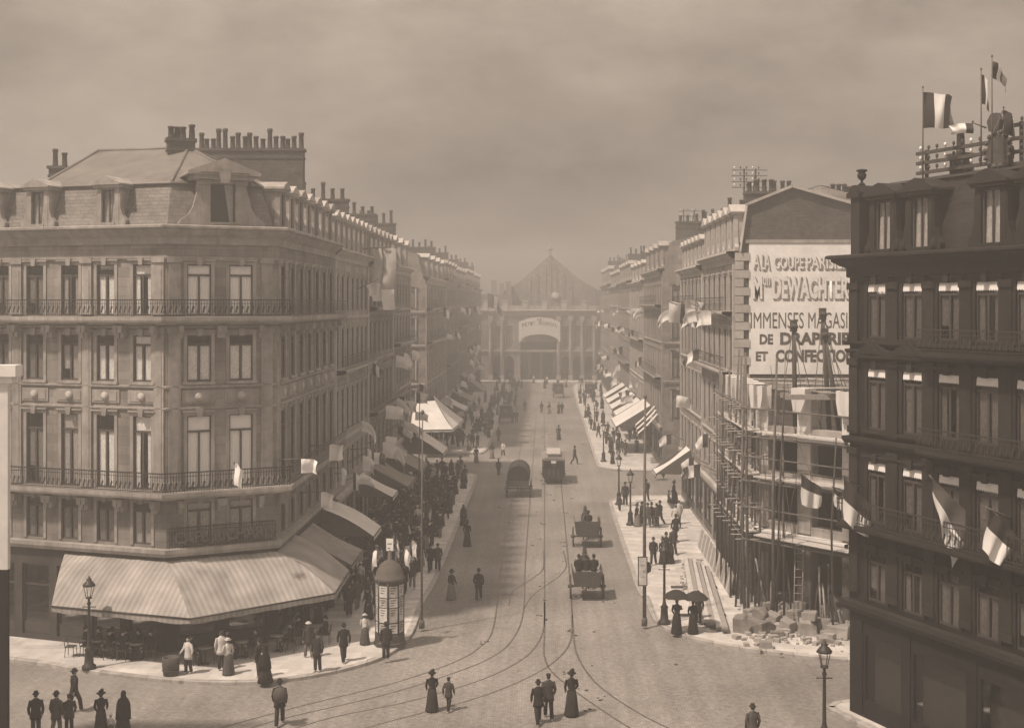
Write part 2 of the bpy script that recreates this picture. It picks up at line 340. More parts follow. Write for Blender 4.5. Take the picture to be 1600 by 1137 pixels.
def dormer_meshes(w_, h, style, m, depth=1.3):
    key = (w_, h, style, m)
    if key in _dc: return _dc[key]
    b = MB(); hw = w_/2; ow = hw*.62; t0, t1 = .12, h*.80
    b.box(-hw, -ow, 0, depth, 0, t1+.08); b.box(ow, hw, 0, depth, 0, t1+.08); b.box(-ow, ow, 0, depth, t1, t1+.08); b.box(-ow, ow, -.04, .25, 0, t0)
    b.box(-hw-.12, hw+.12, -.14, depth, t1+.083, t1+.2)
    if style == 'tri': b.prism([(-hw-.2, t1+.203), (hw+.2, t1+.203), (hw+.2, t1+.27), (0, h+.22), (-hw-.2, t1+.27)], -.2, depth+.5)
    else: b.prism([(-hw-.2, t1+.203), (hw+.2, t1+.203), (hw+.18, t1+.3), (hw*.6, h+.08), (0, h+.2), (-hw*.6, h+.08), (-hw-.18, t1+.3)], -.2, depth+.5)
    for s in (-1, 1):                                                      # scrolled side brackets
        b.prism([(s*hw, 0), (s*(hw+.34), 0), (s*(hw+.36), .22), (s*(hw+.2), .42), (s*(hw+.07), .8), (s*(hw+.05), t1-.1), (s*hw, t1-.05)][::s], .02, .25)
    f = MB(); f.box(-ow, -ow+.05, .1, .16, t0, t1); f.box(ow-.05, ow, .1, .16, t0, t1); f.box(-ow+.05, ow-.05, .1, .16, t1-.05, t1); f.box(-.03, .03, .1, .16, t0, t1-.05)
    g = MB(); g.quad((-ow, .13, t0), (ow, .13, t0), (ow, .13, t1), (-ow, .13, t1))
    c = MB(); c.grid([[(-ow+2*ow*i/12, y_+.015*math.sin(i*2.1), z) for i in range(13)] for y_, z in ((.19, t0), (.28, t1))])
    _dc[key] = (b.mesh('dormer', Mt[m]), f.mesh('window_frame', Mt['woodframe']), g.mesh('pane', Mt['glass']), c.mesh('curtain', Mt['greycurtain'])); return _dc[key]
def dormer(root, M, w_=1.25, h=2.1, style='tri', m='trim'):
    d = dormer_meshes(w_, h, style, m); o = put('dormer', d[0], root, M)
    obj('window_frame', d[1], o); obj('pane', d[2], o); obj('curtain', d[3], o); return o
def pot_mesh(k):
    key = ('pot', k)
    if key not in _dc:
        b = MB(); h = (.75, .95, .6, 1.2)[k]
        b.lathe([(.17, 0), (.15, .1), (.13, h*.8), (.16, h*.82), (.17, h*.95), (.13, h)], 8); _dc[key] = b.mesh('chimney_pot', Mt['pot'])
    return _dc[key]
def chimney(root, a, b_, thick, z0, z1, pots, rnd, ks=(0, 0, 1, 2, 3)):                        # a wall stack between plan points a and b
    M = frame(a, b_); L = dist(a, b_); m = MB()
    m.box(0, L, -thick/2, thick/2, z0, z1, M=M); m.box(-.08, L+.08, -thick/2-.08, thick/2+.08, z1+.002, z1+.16, M=M); m.box(-.04, L+.04, -thick/2-.04, thick/2+.04, z1-.45, z1-.32, M=M)
    o = part('chimney', m, Mt['chimney'], root)
    for i in range(pots):
        k = rnd.choice(ks); x = L*(i+.5)/pots+rnd.uniform(-.06, .06)
        obj('chimney_pot', pot_mesh(k), o, M @ T((x, rnd.uniform(-.05, .05), z1+.163)))
    return o
# ------------------------------------------------------------------ people
def remeshed(mb, m, vox=.024):
    o = bpy.data.objects.new('tmp', mb.mesh('body', m)); col.objects.link(o); md = o.modifiers.new('r', 'REMESH'); md.mode = 'VOXEL'; md.voxel_size = vox; md.use_smooth_shade = True
    sm_ = o.modifiers.new('s', 'SMOOTH'); sm_.factor = .5; sm_.iterations = 2; dc = o.modifiers.new('d', 'DECIMATE'); dc.ratio = .35
    bpy.context.view_layer.update(); me = bpy.data.meshes.new_from_object(o.evaluated_get(bpy.context.evaluated_depsgraph_get())); bpy.data.objects.remove(o)
    me.materials.clear(); me.materials.append(m)
    return me
def hand(mb, wr, d, side):
    wr, d = Vector(wr), Vector(d).normalized(); s = Vector((0, 1, 0)); s = (s-d*s.dot(d)).normalized(); n = d.cross(s)
    pc = wr+d*.05
    mb.limb([wr, wr+d*.03, wr+d*.085], [.026, .036, .034], 8, flat=.55)
    for i, L in enumerate((.07, .08, .075, .06)):
        b = wr+d*.08+s*(.027-.018*i); k = b+d*L*.5+n*.008*side; mb.limb([b, k, k+d*L*.45+n*.022*side], [.0095, .009, .007], 5)
    b = wr+d*.03+s*.032; mb.limb([b, b+d*.03+s*.025, b+d*.06+s*.03], [.011, .01, .008], 5)
def horse_parts():
    b = MB(); b.limb([(0, -.85, 1.12), (0, -.6, 1.2), (0, -.2, 1.13), (0, .25, 1.12), (0, .6, 1.2), (0, .82, 1.22)], [.16, .29, .29, .31, .28, .15], 14, flat=.92)
    b.limb([(0, .62, 1.28), (0, .95, 1.58), (0, 1.12, 1.84)], [.22, .15, .1], 12, flat=.75); b.limb([(0, 1.06, 1.88), (0, 1.28, 1.78), (0, 1.5, 1.56), (0, 1.56, 1.48)], [.1, .1, .07, .05], 10, flat=.8)
    for s in (-1, 1):
        b.limb([(s*.05, 1.08, 1.92), (s*.07, 1.07, 2.06)], [.035, .012], 6)
        b.limb([(s*.14, .58, 1.15), (s*.15, .6, .66), (s*.14, .57, .34), (s*.14, .58, .1), (s*.14, .61, .02)], [.13, .068, .042, .045, .06], 9)
        b.limb([(s*.15, -.62, 1.15), (s*.16, -.48, .84), (s*.16, -.74, .52), (s*.16, -.68, .12), (s*.16, -.65, .02)], [.2, .13, .055, .045, .06], 9)
    me = remeshed(b, Mt['horsehide'], .03); kids = []
    q = MB(); q.limb([(0, .66, 1.5), (0, .88, 1.72), (0, 1.02, 1.93)], [.05, .06, .04], 6, flat=.4); kids.append(('mane', q.mesh('mane', Mt['hair']))); q = MB(); q.limb([(0, -.86, 1.2), (0, -1.0, 1.0), (0, -1.0, .55)], [.05, .07, .03], 7); kids.append(('tail', q.mesh('tail', Mt['hair'])))
    q = MB(); q.limb([(.26*math.cos(t*PI/8), .66+.1*math.sin(t*PI/8), 1.25+.34*math.sin(t*PI/8)) for t in range(17)], .05, 6); kids.append(('collar', q.mesh('collar', Mt['darkwood']))); q = MB(); q.rings([(0, 0, 0, .315, .315), (0, 0, .14, .32, .32)], 14, M=T((0, .1, 1.12)) @ Matrix.Rotation(R(90), 4, 'X')); kids.append(('saddle_pad', q.mesh('saddle_pad', Mt['darkwood'])))
    return me, kids
Mt['horsehide'] = mat('horsehide', .035, .7, .3, 3); PI = math.pi
HM = horse_parts()
def body_mesh(pose):
    """one continuous figure 1.70 m tall; pose: stride, arm angles, seated"""
    st_, aL, aR, seat = pose.get('stride', 0), pose.get('armL', (.24, .05, .88)), pose.get('armR', (.24, .05, .88)), pose.get('seat', False)
    b = MB(); dz = -.42 if seat else 0
    b.rings([(0, 0, .84+dz, .13, .10), (0, 0, .92+dz, .165, .12), (0, 0, 1.06+dz, .14, .105), (0, .0, 1.25+dz, .17, .12), (0, 0, 1.38+dz, .175, .105), (0, -.005, 1.44+dz, .12, .075), (0, 0, 1.48+dz, .06, .06), (0, .01, 1.56+dz, .055, .058)], 14)
    b.rings([(0, .02, 1.5+dz, .03, .035), (0, .025, 1.525+dz, .055, .065), (0, .018, 1.57+dz, .068, .085), (0, .01, 1.625+dz, .074, .094), (0, .0, 1.68+dz, .068, .085), (0, -.005, 1.715+dz, .04, .05)], 14)
    b.limb([(0, .09, 1.63+dz), (0, .122, 1.592+dz), (0, .1, 1.582+dz)], [.012, .018, .012], 6)
    for s in (-1, 1):
        b.limb([(s*.072, 0, 1.585+dz), (s*.082, -.008, 1.61+dz), (s*.074, 0, 1.64+dz)], [.014, .02, .014], 6)
        sd = s*st_
        if seat: b.limb([(s*.09, 0, .88+dz), (s*.11, .42, .9+dz), (s*.11, .45, .48+dz), (s*.11, .43, .1+dz+.0)], [.09, .075, .055, .045], 10); f = Vector((s*.11, .43, .06+dz))
        else: b.limb([(s*.085, 0, .9), (s*.095, sd*.16+abs(st_)*.05, .5), (s*.1, sd*.3-.02-(abs(st_)*.1 if sd < 0 else 0), .09)], [.088, .062, .042], 10); f = Vector((s*.1, sd*.3-.02-(abs(st_)*.1 if sd < 0 else 0), .045))
        b.limb([f+Vector((0, -.05, .0)), f+Vector((0, .05, .0)), f+Vector((0, .17, -.015))], [.04, .045, .03], 8)
        w_ = Vector((s*(aL if s < 0 else aR)[0], (aL if s < 0 else aR)[1], (aL if s < 0 else aR)[2]+dz)); sh_ = Vector((s*.185, 0, 1.385+dz)); mid = (sh_+w_)/2; L = (w_-sh_).length
        bend = max(0.02, .29-L/2*.95); el = mid+Vector((s*.05, -bend, -.03)); pose['el%d' % s] = el; pose['w%d' % s] = w_
        b.limb([Vector((s*.13, 0, 1.37+dz)), sh_, el, w_], [.05, .052, .04, .028], 10)
    me = remeshed(b, Mt['skin'])
    h = MB()
    for s in (-1, 1): hand(h, pose['w%d' % s], pose['w%d' % s]-pose['el%d' % s], s)
    o1 = bpy.data.meshes.new('body'); off_ = len(me.vertices)
    vs = [tuple(v.co) for v in me.vertices]+h.v; fs = [tuple(p.vertices) for p in me.polygons]+[[i+off_ for i in f] for f in h.f]
    o1.from_pydata(vs, [], fs); o1.materials.append(Mt['skin']); o1.polygons.foreach_set('use_smooth', [True]*len(fs)); o1.update(); return o1
def sleeves(q, pose, r=.062):
    for s in (-1, 1): q.limb([Vector((s*.1, 0, pose['z']+1.39)), Vector((s*.19, 0, 1.392+pose['z'])), pose['el%d' % s], pose['w%d' % s]], [.06, r+.006, r-.008, r-.018], 9)
def hat_mesh(kind, m):
    q = MB()
    if kind == 'bowler': q.rings([(0, 0, 1.655, .13, .15), (0, 0, 1.67, .135, .155), (0, 0, 1.672, .088, .105), (0, 0, 1.74, .086, .1), (0, 0, 1.78, .06, .07), (0, 0, 1.795, .02, .025)], 14)
    elif kind == 'top': q.rings([(0, 0, 1.66, .13, .15), (0, 0, 1.675, .13, .15), (0, 0, 1.677, .088, .103), (0, 0, 1.84, .09, .105), (0, 0, 1.845, .07, .08)], 14)
    elif kind == 'cap': q.rings([(0, 0, 1.66, .085, .1), (0, .0, 1.7, .1, .115), (0, -.01, 1.735, .085, .095), (0, 0, 1.745, .03, .03)], 12); q.rings([(0, .09, 1.662, .06, .06), (0, .095, 1.672, .055, .06)], 10)
    elif kind == 'straw': q.rings([(0, 0, 1.66, .16, .18), (0, 0, 1.672, .16, .18), (0, 0, 1.674, .088, .102), (0, 0, 1.74, .085, .1), (0, 0, 1.742, .03, .03)], 14)
    else: q.rings([(0, 0, 1.65, .16, .19), (0, .01, 1.675, .19, .2), (0, 0, 1.69, .1, .12), (0, -.02, 1.76, .1, .1), (.02, -.03, 1.82, .06, .07), (.02, -.03, 1.85, .02, .02)], 14); q.rings([(.05, -.06, 1.74, .05, .06), (.06, -.07, 1.83, .055, .06), (.05, -.05, 1.88, .02, .02)], 8)
    return q.mesh('hat', Mt[m])
PROTO = {}
def proto(key, kind, pose, coat, leg, hat, hatm, extra=None):
    pose['z'] = -.42 if pose.get('seat') else 0; z = pose['z']
    me = body_mesh(pose); kids = []
    q = MB()
    if kind == 'man':
        if pose.get('seat'): q.rings([(0, 0, .82+z, .2, .16), (0, 0, .95+z, .19, .15), (0, 0, 1.08+z, .165, .13), (0, 0, 1.28+z, .2, .145), (0, 0, 1.4+z, .2, .12), (0, 0, 1.455+z, .12, .085), (0, 0, 1.5+z, .07, .07)], 16)
        else: q.rings([(0, -.01, .70, .215, .175), (0, -.01, .82, .205, .165), (0, 0, .98, .18, .14), (0, 0, 1.08, .17, .13), (0, 0, 1.28, .2, .145), (0, 0, 1.4, .2, .12), (0, 0, 1.455, .12, .085), (0, 0, 1.5, .07, .07)], 32, fold=(.06, 6, 1.4))
        sleeves(q, pose, .066); kids.append(('coat', q.mesh('coat', Mt[coat])))
        q = MB(); st_ = pose.get('stride', 0)
        for s in (-1, 1):
            sd = s*st_
            if pose.get('seat'): q.limb([(s*.09, -.05, .87+z), (s*.11, .42, .9+z), (s*.11, .47, .82+z), (s*.11, .45, .45+z), (s*.11, .44, .12+z)], [.1, .095, .085, .075, .07], 10)
            else: q.limb([(s*.085, 0, .93), (s*.095, sd*.16+abs(st_)*.05, .5), (s*.1, sd*.3-.02-(abs(st_)*.1 if sd < 0 else 0), .1)], [.105, .085, .075], 10)
        kids.append(('trousers', q.mesh('trousers', Mt[leg])))
    elif kind == 'woman':
        q.rings([(0, -.05, .02, .28, .30), (0, -.05, .12, .275, .295), (0, -.05, .45, .235, .255), (0, -.05, .8, .205, .22), (0, -.02, .98, .155, .145), (0, 0, 1.04, .125, .105)], 40, fold=(.07, 9, 1.0)); kids.append(('skirt', q.mesh('skirt', Mt[leg])))
        q = MB(); q.rings([(0, -.02, .93, .19, .17), (0, 0, 1.05, .135, .11), (0, .01, 1.25, .18, .145), (0, 0, 1.38, .185, .11), (0, 0, 1.44, .12, .08), (0, 0, 1.5, .062, .062)], 16); sleeves(q, pose, .06); kids.append(('bodice', q.mesh('bodice', Mt[coat])))
        h = MB(); h.rings([(0, -.06, 1.54, .05, .05), (0, -.05, 1.6, .08, .075), (0, -.03, 1.68, .08, .09), (0, -.01, 1.725, .05, .06)], 12); kids.append(('hair', h.mesh('hair', Mt['hair'])))
    elif kind == 'shawl':
        q.rings([(0, -.05, .02, .33, .35), (0, -.05, .4, .27, .28), (0, -.04, .8, .2, .2), (0, 0, 1.02, .14, .12)], 40, fold=(.07, 10, 1.0)); kids.append(('skirt', q.mesh('skirt', Mt[leg])))
        q = MB(); q.rings([(0, -.03, .62, .29, .27), (0, -.02, .9, .29, .25), (0, 0, 1.2, .27, .2), (0, 0, 1.38, .22, .15), (0, 0, 1.47, .11, .1), (0, -.015, 1.56, .1, .11), (0, -.02, 1.66, .1, .115), (0, -.02, 1.74, .06, .07)], 36, fold=(.09, 7, 1.5)); kids.append(('shawl', q.mesh('shawl', Mt[coat])))
    if hat: kids.append(('hat', None)); hm = hat_mesh(hat, hatm); 
    if hat:
        if z:
            for v in hm.vertices: v.co.z += z
        kids[-1] = ('hat', hm)
    if kind == 'man': 
        h = MB(); h.rings([(0, -.035, 1.56+z, .06, .05), (0, -.02, 1.62+z, .08, .085), (0, -.01, 1.68+z, .08, .095), (0, 0, 1.725+z, .05, .06)], 12); kids.append(('hair', h.mesh('hair', Mt['hair'])))
    PROTO[key] = (me, kids)
W1 = dict(stride=.9, armL=(.24, .16, .9), armR=(.24, -.12, .9))
proto('man_walk', 'man', dict(W1), 'cloth0', 'cloth1', 'bowler', 'cloth0'); proto('man_walk2', 'man', dict(stride=-.8, armL=(.25, -.12, .9), armR=(.24, .16, .92)), 'cloth2', 'cloth1', 'cap', 'cloth1')
proto('man_stand', 'man', dict(stride=.1), 'cloth1', 'cloth2', 'bowler', 'cloth0'); proto('man_top', 'man', dict(stride=.5, armR=(.2, .28, 1.1)), 'cloth0', 'cloth3', 'top', 'cloth0'); proto('man_grey', 'man', dict(stride=.4), 'cloth3', 'clothmid', 'bowler', 'cloth1')
proto('worker', 'man', dict(stride=.6, armL=(.27, .2, .95)), 'clothlight', 'cloth2', 'cap', 'clothmid'); proto('straw_man', 'man', dict(stride=-.5), 'cloth2', 'clothmid', 'straw', 'straw')
proto('rider', 'man', dict(seat=True, armL=(.2, .35, 1.0), armR=(.2, .35, 1.0)), 'cloth0', 'cloth1', 'bowler', 'cloth0')
proto('woman', 'woman', dict(armL=(.22, .14, .95), armR=(.2, .2, 1.0)), 'cloth0', 'cloth1', 'lady', 'cloth0'); proto('woman_pale', 'woman', dict(armR=(.22, .16, .98)), 'cloth1', 'clothmid', 'lady', 'cloth2')
proto('woman_light', 'woman', dict(armL=(.2, .2, 1.02)), 'clothlight', 'cloth3', 'straw', 'straw'); proto('woman_umb', 'woman', dict(armR=(.16, .22, 1.2), armL=(.22, .1, .95)), 'cloth0', 'cloth0', None, None)
proto('woman_shawl', 'shawl', dict(armL=(.15, .1, 1.0), armR=(.15, .1, 1.0)), 'cloth0', 'cloth1', None, None)
proto('waiter', 'man', dict(stride=.2, armR=(.2, .25, 1.05)), 'clothlight', 'cloth1', None, None)
keys = ['man_walk', 'man_walk2', 'man_stand', 'man_top', 'man_grey', 'woman', 'woman', 'woman_shawl', 'woman_pale', 'man_stand', 'straw_man', 'woman_light']
src = {kk: [PROTO[kk][0]]+[m_ for _, m_ in PROTO[kk][1]] for kk in set(keys)}; tmp = {}
for kk in sorted(src):
    for i_, me in enumerate(src[kk]):
        o = bpy.data.objects.new('tmp', me); col.objects.link(o); d_ = o.modifiers.new('d', 'DECIMATE'); d_.ratio = .12 if len(me.polygons) > 1500 else .5; tmp[kk, i_] = o
bpy.context.view_layer.update(); dgr = bpy.context.evaluated_depsgraph_get()
low = {k_: bpy.data.meshes.new_from_object(o.evaluated_get(dgr)) for k_, o in tmp.items()}
for o in tmp.values(): bpy.data.objects.remove(o)
_txt = {}
def text_raw(body, bold):
    if (body, bold) not in _txt:
        cu = bpy.data.curves.new('t', 'FONT'); cu.body = body; cu.size = 1; cu.offset = bold; cu.resolution_u = 3
        o = bpy.data.objects.new('t', cu); col.objects.link(o); bpy.context.view_layer.update()
        _txt[body, bold] = bpy.data.meshes.new_from_object(o.evaluated_get(bpy.context.evaluated_depsgraph_get())); bpy.data.objects.remove(o)
    return _txt[body, bold]
def text_mesh(body, w_, h, bold=.02, ext=.01, mname='letter'):
    me = text_raw(body, round(bold, 3)).copy()
    xs = [v.co.x for v in me.vertices]; ys = [v.co.y for v in me.vertices]; x0, x1, y0, y1 = min(xs), max(xs), min(ys), max(ys)
    for v in me.vertices: v.co = ((v.co.x-x0)/(x1-x0)*w_, 0, (v.co.y-y0)/(y1-y0)*h)
    me.materials.clear(); me.materials.append(Mt[mname]); me.update(); return me
for b_, ws in ((.02, ('A', 'LA', 'CAFE', 'RICHARD')), (.03, ('COUPE', 'PARISIENNE', 'on', 'LE', *sorted(set('PETITJOURNAL')))), (.05, ('M', 'FRERES', 'DRAPERIES', 'CONFECTIONS')), (.055, ('DEWACHTER',)), (.0, ('IMMENSES', 'MAGASINS')), (.045, ('DE', 'ET'))):
    for w_ in ws:
        for e_ in ((0,) if b_ in (.0, .045) else (0, .02, -.015)): text_raw(w_, round(b_+e_, 3))
# ------------------------------------------------------------------ ground, pavements, tracks
g = MB(); g.quad((-200, -60, 0), (200, -60, 0), (200, 340, 0), (-200, 340, 0))
tag(part('ground', g, Mt['cobble'], None), 'cobbled square and street surface', None, kind='structure')
def smooth(pts, n=6):
    P = [Vector(p) for p in pts]; P = [P[0]*2-P[1]]+P+[P[-1]*2-P[-2]]; res = []
    for i in range(1, len(P)-2):
        for k in range(n):
            t = k/n; a, b, c, d = P[i-1], P[i], P[i+1], P[i+2]
            res.append(.5*((2*b)+(c-a)*t+(2*a-5*b+4*c-d)*t*t+(3*b-a-3*c+d)*t**3))
    return res+[P[-2]]
def pavement(kerb, back, label):
    """kerb: plan points with the pavement on their left-hand (viewer inward) side; back: closing points"""
    top = MB(); top.slab([(p[0], p[1]) for p in kerb]+list(back), -.05, .14)
    o = tag(part('pavement', top, Mt['paving'], None), label, None, kind='structure')
    k = MB(); pts = [(p[0], p[1]) for p in kerb]
    k.sweep(pts, [(.03, -.02), (.03, .13), (.01, .146), (-.27, .146), (-.27, .1)])
    obj('kerb', k.mesh('kerb', Mt['kerb']), o); return o
pxs = lambda L, z=0: [gp(x, y, z) for x, y in L]
kl = smooth([Vector((-60, 63, 0)), Vector((-36, 56.4, 0))]+pxs([(20,1034),(120,1049),(250,1065),(370,1070),(470,1062),(560,1043),(612,1022),(643,993),(662,945)])+[Vector((-6.05, 70, 0)), Vector((-6.0, 90, 0)), Vector((-6.0, 108, 0)), Vector((-6.9, 111.5, 0)), Vector((-10, 112.8, 0))])
kl = kl+[Vector((-60, 113, 0))]
pavement(kl, [], 'broad paved footway in front of the cafe corner')
kf = [Vector((-60, 126.3, 0))]+smooth([Vector((-11, 125.8, 0)), Vector((-7.5, 126.6, 0)), Vector((-6.2, 129, 0)), Vector((-6.0, 150, 0)), Vector((-6.0, 200, 0)), Vector((-7, 236, 0)), Vector((-12, 238, 0))])+[Vector((-60, 238, 0))]
pavement(kf, [], 'far footway on the left side of the street')
kr = [Vector((60, 98.5, 0))]+smooth([Vector((12, 98.6, 0)), Vector((7, 98.3, 0)), Vector((5.3, 96.5, 0)), Vector((5.0, 92, 0)), Vector((5.0, 75, 0)), Vector((5.05, 66, 0))]+pxs([(1008,938),(1022,970),(1052,990),(1105,1006),(1200,1021),(1320,1034)])+[Vector((20, 51.5, 0))])+[Vector((60, 44, 0))]
pavement(kr, [], 'sunlit footway beside the building site')
kq = [Vector((60, 238, 0))]+smooth([Vector((12, 238, 0)), Vector((6, 236, 0)), Vector((5, 200, 0)), Vector((5, 150, 0)), Vector((5, 120, 0)), Vector((5.4, 115.6, 0)), Vector((7.2, 113.6, 0)), Vector((11, 113.2, 0))])+[Vector((60, 113.2, 0))]
pavement(kq, [], 'far footway on the right side of the street')
kd = smooth([Vector((11.0, 47.0, 0)), Vector((11.05, 46.3, 0)), Vector((13.2, 41.6, 0)), Vector((18, 31, 0))])
pavement([Vector((22, 51.5, 0)), Vector((11.3, 47.4, 0))]+kd, [(30, 31)], 'narrow footway under the dark stone building')
st = MB(); st.slab([(-60, 241), (60, 241), (60, 330), (-60, 330)], -.05, .16)
tag(part('station_forecourt', st, Mt['paving'], None), 'forecourt in front of the station', None, kind='structure')

def ribbon(pts, w_, z, mb):
    q0 = offset([(p[0], p[1]) for p in pts], w_/2); q1 = offset([(p[0], p[1]) for p in pts], -w_/2)
    mb.grid([[(x, y, z) for x, y in q0], [(x, y, z) for x, y in q1]], 0, False)
def rail(root, pts):
    mb = MB(); ribbon(smooth(pts, 5), .05, .005, mb); ribbon(smooth(pts, 5), .085, .003, mb); mb.m = [0]*(len(mb.m)//2)+[1]*(len(mb.m)-len(mb.m)//2)
    return part('rail', mb, [Mt['rail'], Mt['rail']], root)
tr = tag(obj('tram_track', None), 'straight pair of tram rails running to the station', None, kind='structure')
V3 = lambda x, y: Vector((x, y, 0))
for x in (0.0, 1.435):
    rail(tr, [V3(x, 240), V3(x, 150), V3(x, 100), V3(x, 70)]+pxs([(851+(45 if x else 0), 985), (852 if not x else 903, 1030 if not x else 1025), (880 if not x else 935, 1065 if not x else 1070), (985 if not x else 1010, 1137 if not x else 1120), (1080 if not x else 1110, 1180 if not x else 1165)]))
tr2 = tag(obj('tram_track', None), 'left pair of tram rails curving away before the cafe', None, kind='structure')
for x, bend in ((-2.6, [(772,976),(748,1012),(700,1038),(610,1068),(480,1100),(330,1140)]), (-1.165, [(818,955),(800,1000),(765,1028),(700,1054),(600,1085),(450,1120),(380,1140)])):
    rail(tr2, [V3(x, 240), V3(x, 150), V3(x, 100), V3(x, 74)]+pxs(bend))
tr3 = tag(obj('tram_track', None), 'curved tram rails branching left across the square', None, kind='structure')
rail(tr3, pxs([(851,940),(849,985),(830,1018),(795,1042),(745,1064),(640,1095),(520,1120),(420,1150)])); rail(tr3, pxs([(894,960),(892,1000),(870,1030),(825,1058),(745,1090),(640,1118),(540,1145)]))
tr4 = tag(obj('tram_track', None), 'short crossover curve linking the two tram tracks', None, kind='structure')
rail(tr4, pxs([(850,860),(849,887),(838,899),(818,912),(800,925),(795,945)])); rail(tr4, pxs([(880,860),(885,884),(872,901),(852,915),(832,930),(819,950)]))

# ------------------------------------------------------------------ corner cafe building (left)
P1 = Vector((-16.8, 54.0, 0)); P2 = Vector((-12.4, 56.2, 0)); P3 = Vector((-12.4, 71.6, 0)); P0 = P1+Vector((-7.9, 2.6, 0))*1.75
L1 = thing('corner_building', P1, 'grey stone corner building with mansard roof and cafe at street level', 'building')
poly = [P0, P1, P2, P3]; segs = [(P0, P1), (P1, P2), (P2, P3)]
fl = [(4.86, 6.72), (7.32, 10.6), (12.13, 14.2), (15.08, 17.38)]            # window sill and head of each storey
rnd = random.Random(3)
wl = MB(); front_s = [1.25+1.95*i for i in range(7)]
for si, (a, b) in enumerate(segs):
    M = frame(a, b); L = dist(a, b)
    if si == 0: xs = [L-s for s in front_s if L-s > .8]; ww = .95
    elif si == 1: xs = [L*.29, L*.67]; ww = 1.06
    else: xs = [1.3+2.15*i for i in range(7)]; ww = 1.05
    ops = [(x-ww/2, x+ww/2, z0, z1) for x in xs for z0, z1 in fl]
    gops = [(x-.75, x+.75, .35, 3.6) for x in xs]
    if si == 1: gops = [(.5, L*.45, .2, 3.6), (L*.55, L-.5, .2, 3.6)]
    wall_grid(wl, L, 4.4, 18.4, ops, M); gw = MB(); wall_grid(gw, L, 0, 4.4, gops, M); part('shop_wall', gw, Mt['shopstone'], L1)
    for f_i, (z0, z1) in enumerate(fl):
        for k, x in enumerate(xs):
            if si == 1: c = ('curtain', 1, f_i in (1, 3)) if f_i != 2 else ('lace', 0, 0)
            elif si == 0:
                px = VX+F*((M @ Vector((x, 0, 0))).x)/((M @ Vector((x, 0, 0))).y)
                c = ('lace', 0, px > 190) if px > 130 else (('greycurtain', 0, px > 90 and f_i == 1) if px > 80 else ('dimcurtain', 0, 0))
                c = (c[0], rnd.choice((0, 0, 2, 3)), c[2])
                if f_i == 0: c = ('greycurtain' if px > 190 else 'dimcurtain', 0, 0)
            else: c = (rnd.choice(('greycurtain', 'dimcurtain', 'dimcurtain')), 0, rnd.random() < .5)
            if si == 1 and f_i == 0: c = ('greycurtain', 0, 1)
            window(L1, M, x, z0, ww, z1-z0, c, True, 2 if f_i == 2 else 1)
    for a0, a1, z0, z1 in gops:                                            # cafe front: joinery and glass
        m = MB(); m.box(a0, a0+.09, .12, .2, z0, z1, M=M); m.box(a1-.09, a1, .12, .2, z0, z1, M=M); m.box(a0+.09, a1-.09, .12, .2, z1-.1, z1, M=M); m.box(a0+.09, a1-.09, .1, .22, z0, z0+.55, M=M); m.box(a0+.09, a1-.09, .12, .2, 2.6, 2.68, M=M)
        o = part('shopfront', m, Mt['darkpaint'], L1); q = MB(); q.quad((a0+.09, .16, z0+.55), (a1-.09, .16, z0+.55), (a1-.09, .16, z1-.1), (a0+.09, .16, z1-.1), M=M); obj('pane', q.mesh('pane', Mt['glass']), o)
    # pilasters on the piers
    if si == 0: ps = [L-.35, L-4.2, L-8.1, L-12]
    elif si == 1: ps = [.35, L-.45]
    else: ps = [.3, L-.3]
    for x in ps:
        if x < .3: continue
        for z0, z1 in ((7.32, 14.6), (15.1, 17.75)):
            m = MB(); m.box(x-.26, x+.26, -.09, .0, z0, z1-.3, M=M); m.box(x-.32, x+.32, -.14, 0, z0, z0+.35, M=M); m.box(x-.33, x+.33, -.16, 0, z1-.297, z1-.05, M=M); m.box(x-.15, x+.15, -.11, -.092, z0+.6, z1-.6, M=M)
            part('pilaster', m, Mt['trim'], L1)
    for x in xs:                                                           # carved panels and medallions between storeys
        m = MB(); m.box(x-.75, x+.75, -.05, 0, 11.15, 11.75, M=M); m.box(x-.62, x+.62, -.075, -.052, 11.24, 11.66, M=M)
        o = part('panel', m, Mt['trim'], L1)
        m = MB(); m.lathe([(.0, 0), (.2, .0), (.19, .06), (.1, .1), (0, .12)], 10, M=M @ T((x, -.075, 11.45)) @ Matrix.Rotation(R(90), 4, 'X')); obj('medallion', m.mesh('medallion', Mt['paletrim']), o)
        for z in (15.03, 7.27):
            for dx in (-.85, .85):
                m = MB(); m.prism([(x+dx-.09, z-.95), (x+dx+.09, z-.95), (x+dx+.11, z-.38), (x+dx-.11, z-.38)], -.32, 0, M=M); m.prism([(x+dx-.1, z-.7), (x+dx+.1, z-.7), (x+dx+.12, z-.379), (x+dx-.12, z-.379)], -.52, -.321, M=M)
                part('bracket', m, Mt['trim'], L1)
back = [(P3.x-13, P3.y), (P0.x+3, P0.y+13)]
wl.quad((P3.x, P3.y, 0), (back[0][0], back[0][1], 0), (back[0][0], back[0][1], 23.2), (P3.x-6, P3.y, 23.2), (P3.x-1, P3.y, 21), (P3.x, P3.y, 18.4))
wl.quad((*back[0], 0), (*back[1], 0), (*back[1], 20.5), (*back[0], 20.5)); wl.quad((*back[1], 0), (P0.x, P0.y, 0), (P0.x, P0.y, 18.4), (*back[1], 20.5))
part('wall', wl, Mt['stone'], L1)
def molding(root, pts, prof, m, name): mb = MB(); mb.sweep(pts, prof); return part(name, mb, Mt[m], root)
molding(L1, poly, CORN(19.12, 1.15, .85), 'trim', 'cornice')
for z in (4.72,): molding(L1, poly, BAND(z, .3, .34), 'trim', 'ledge')
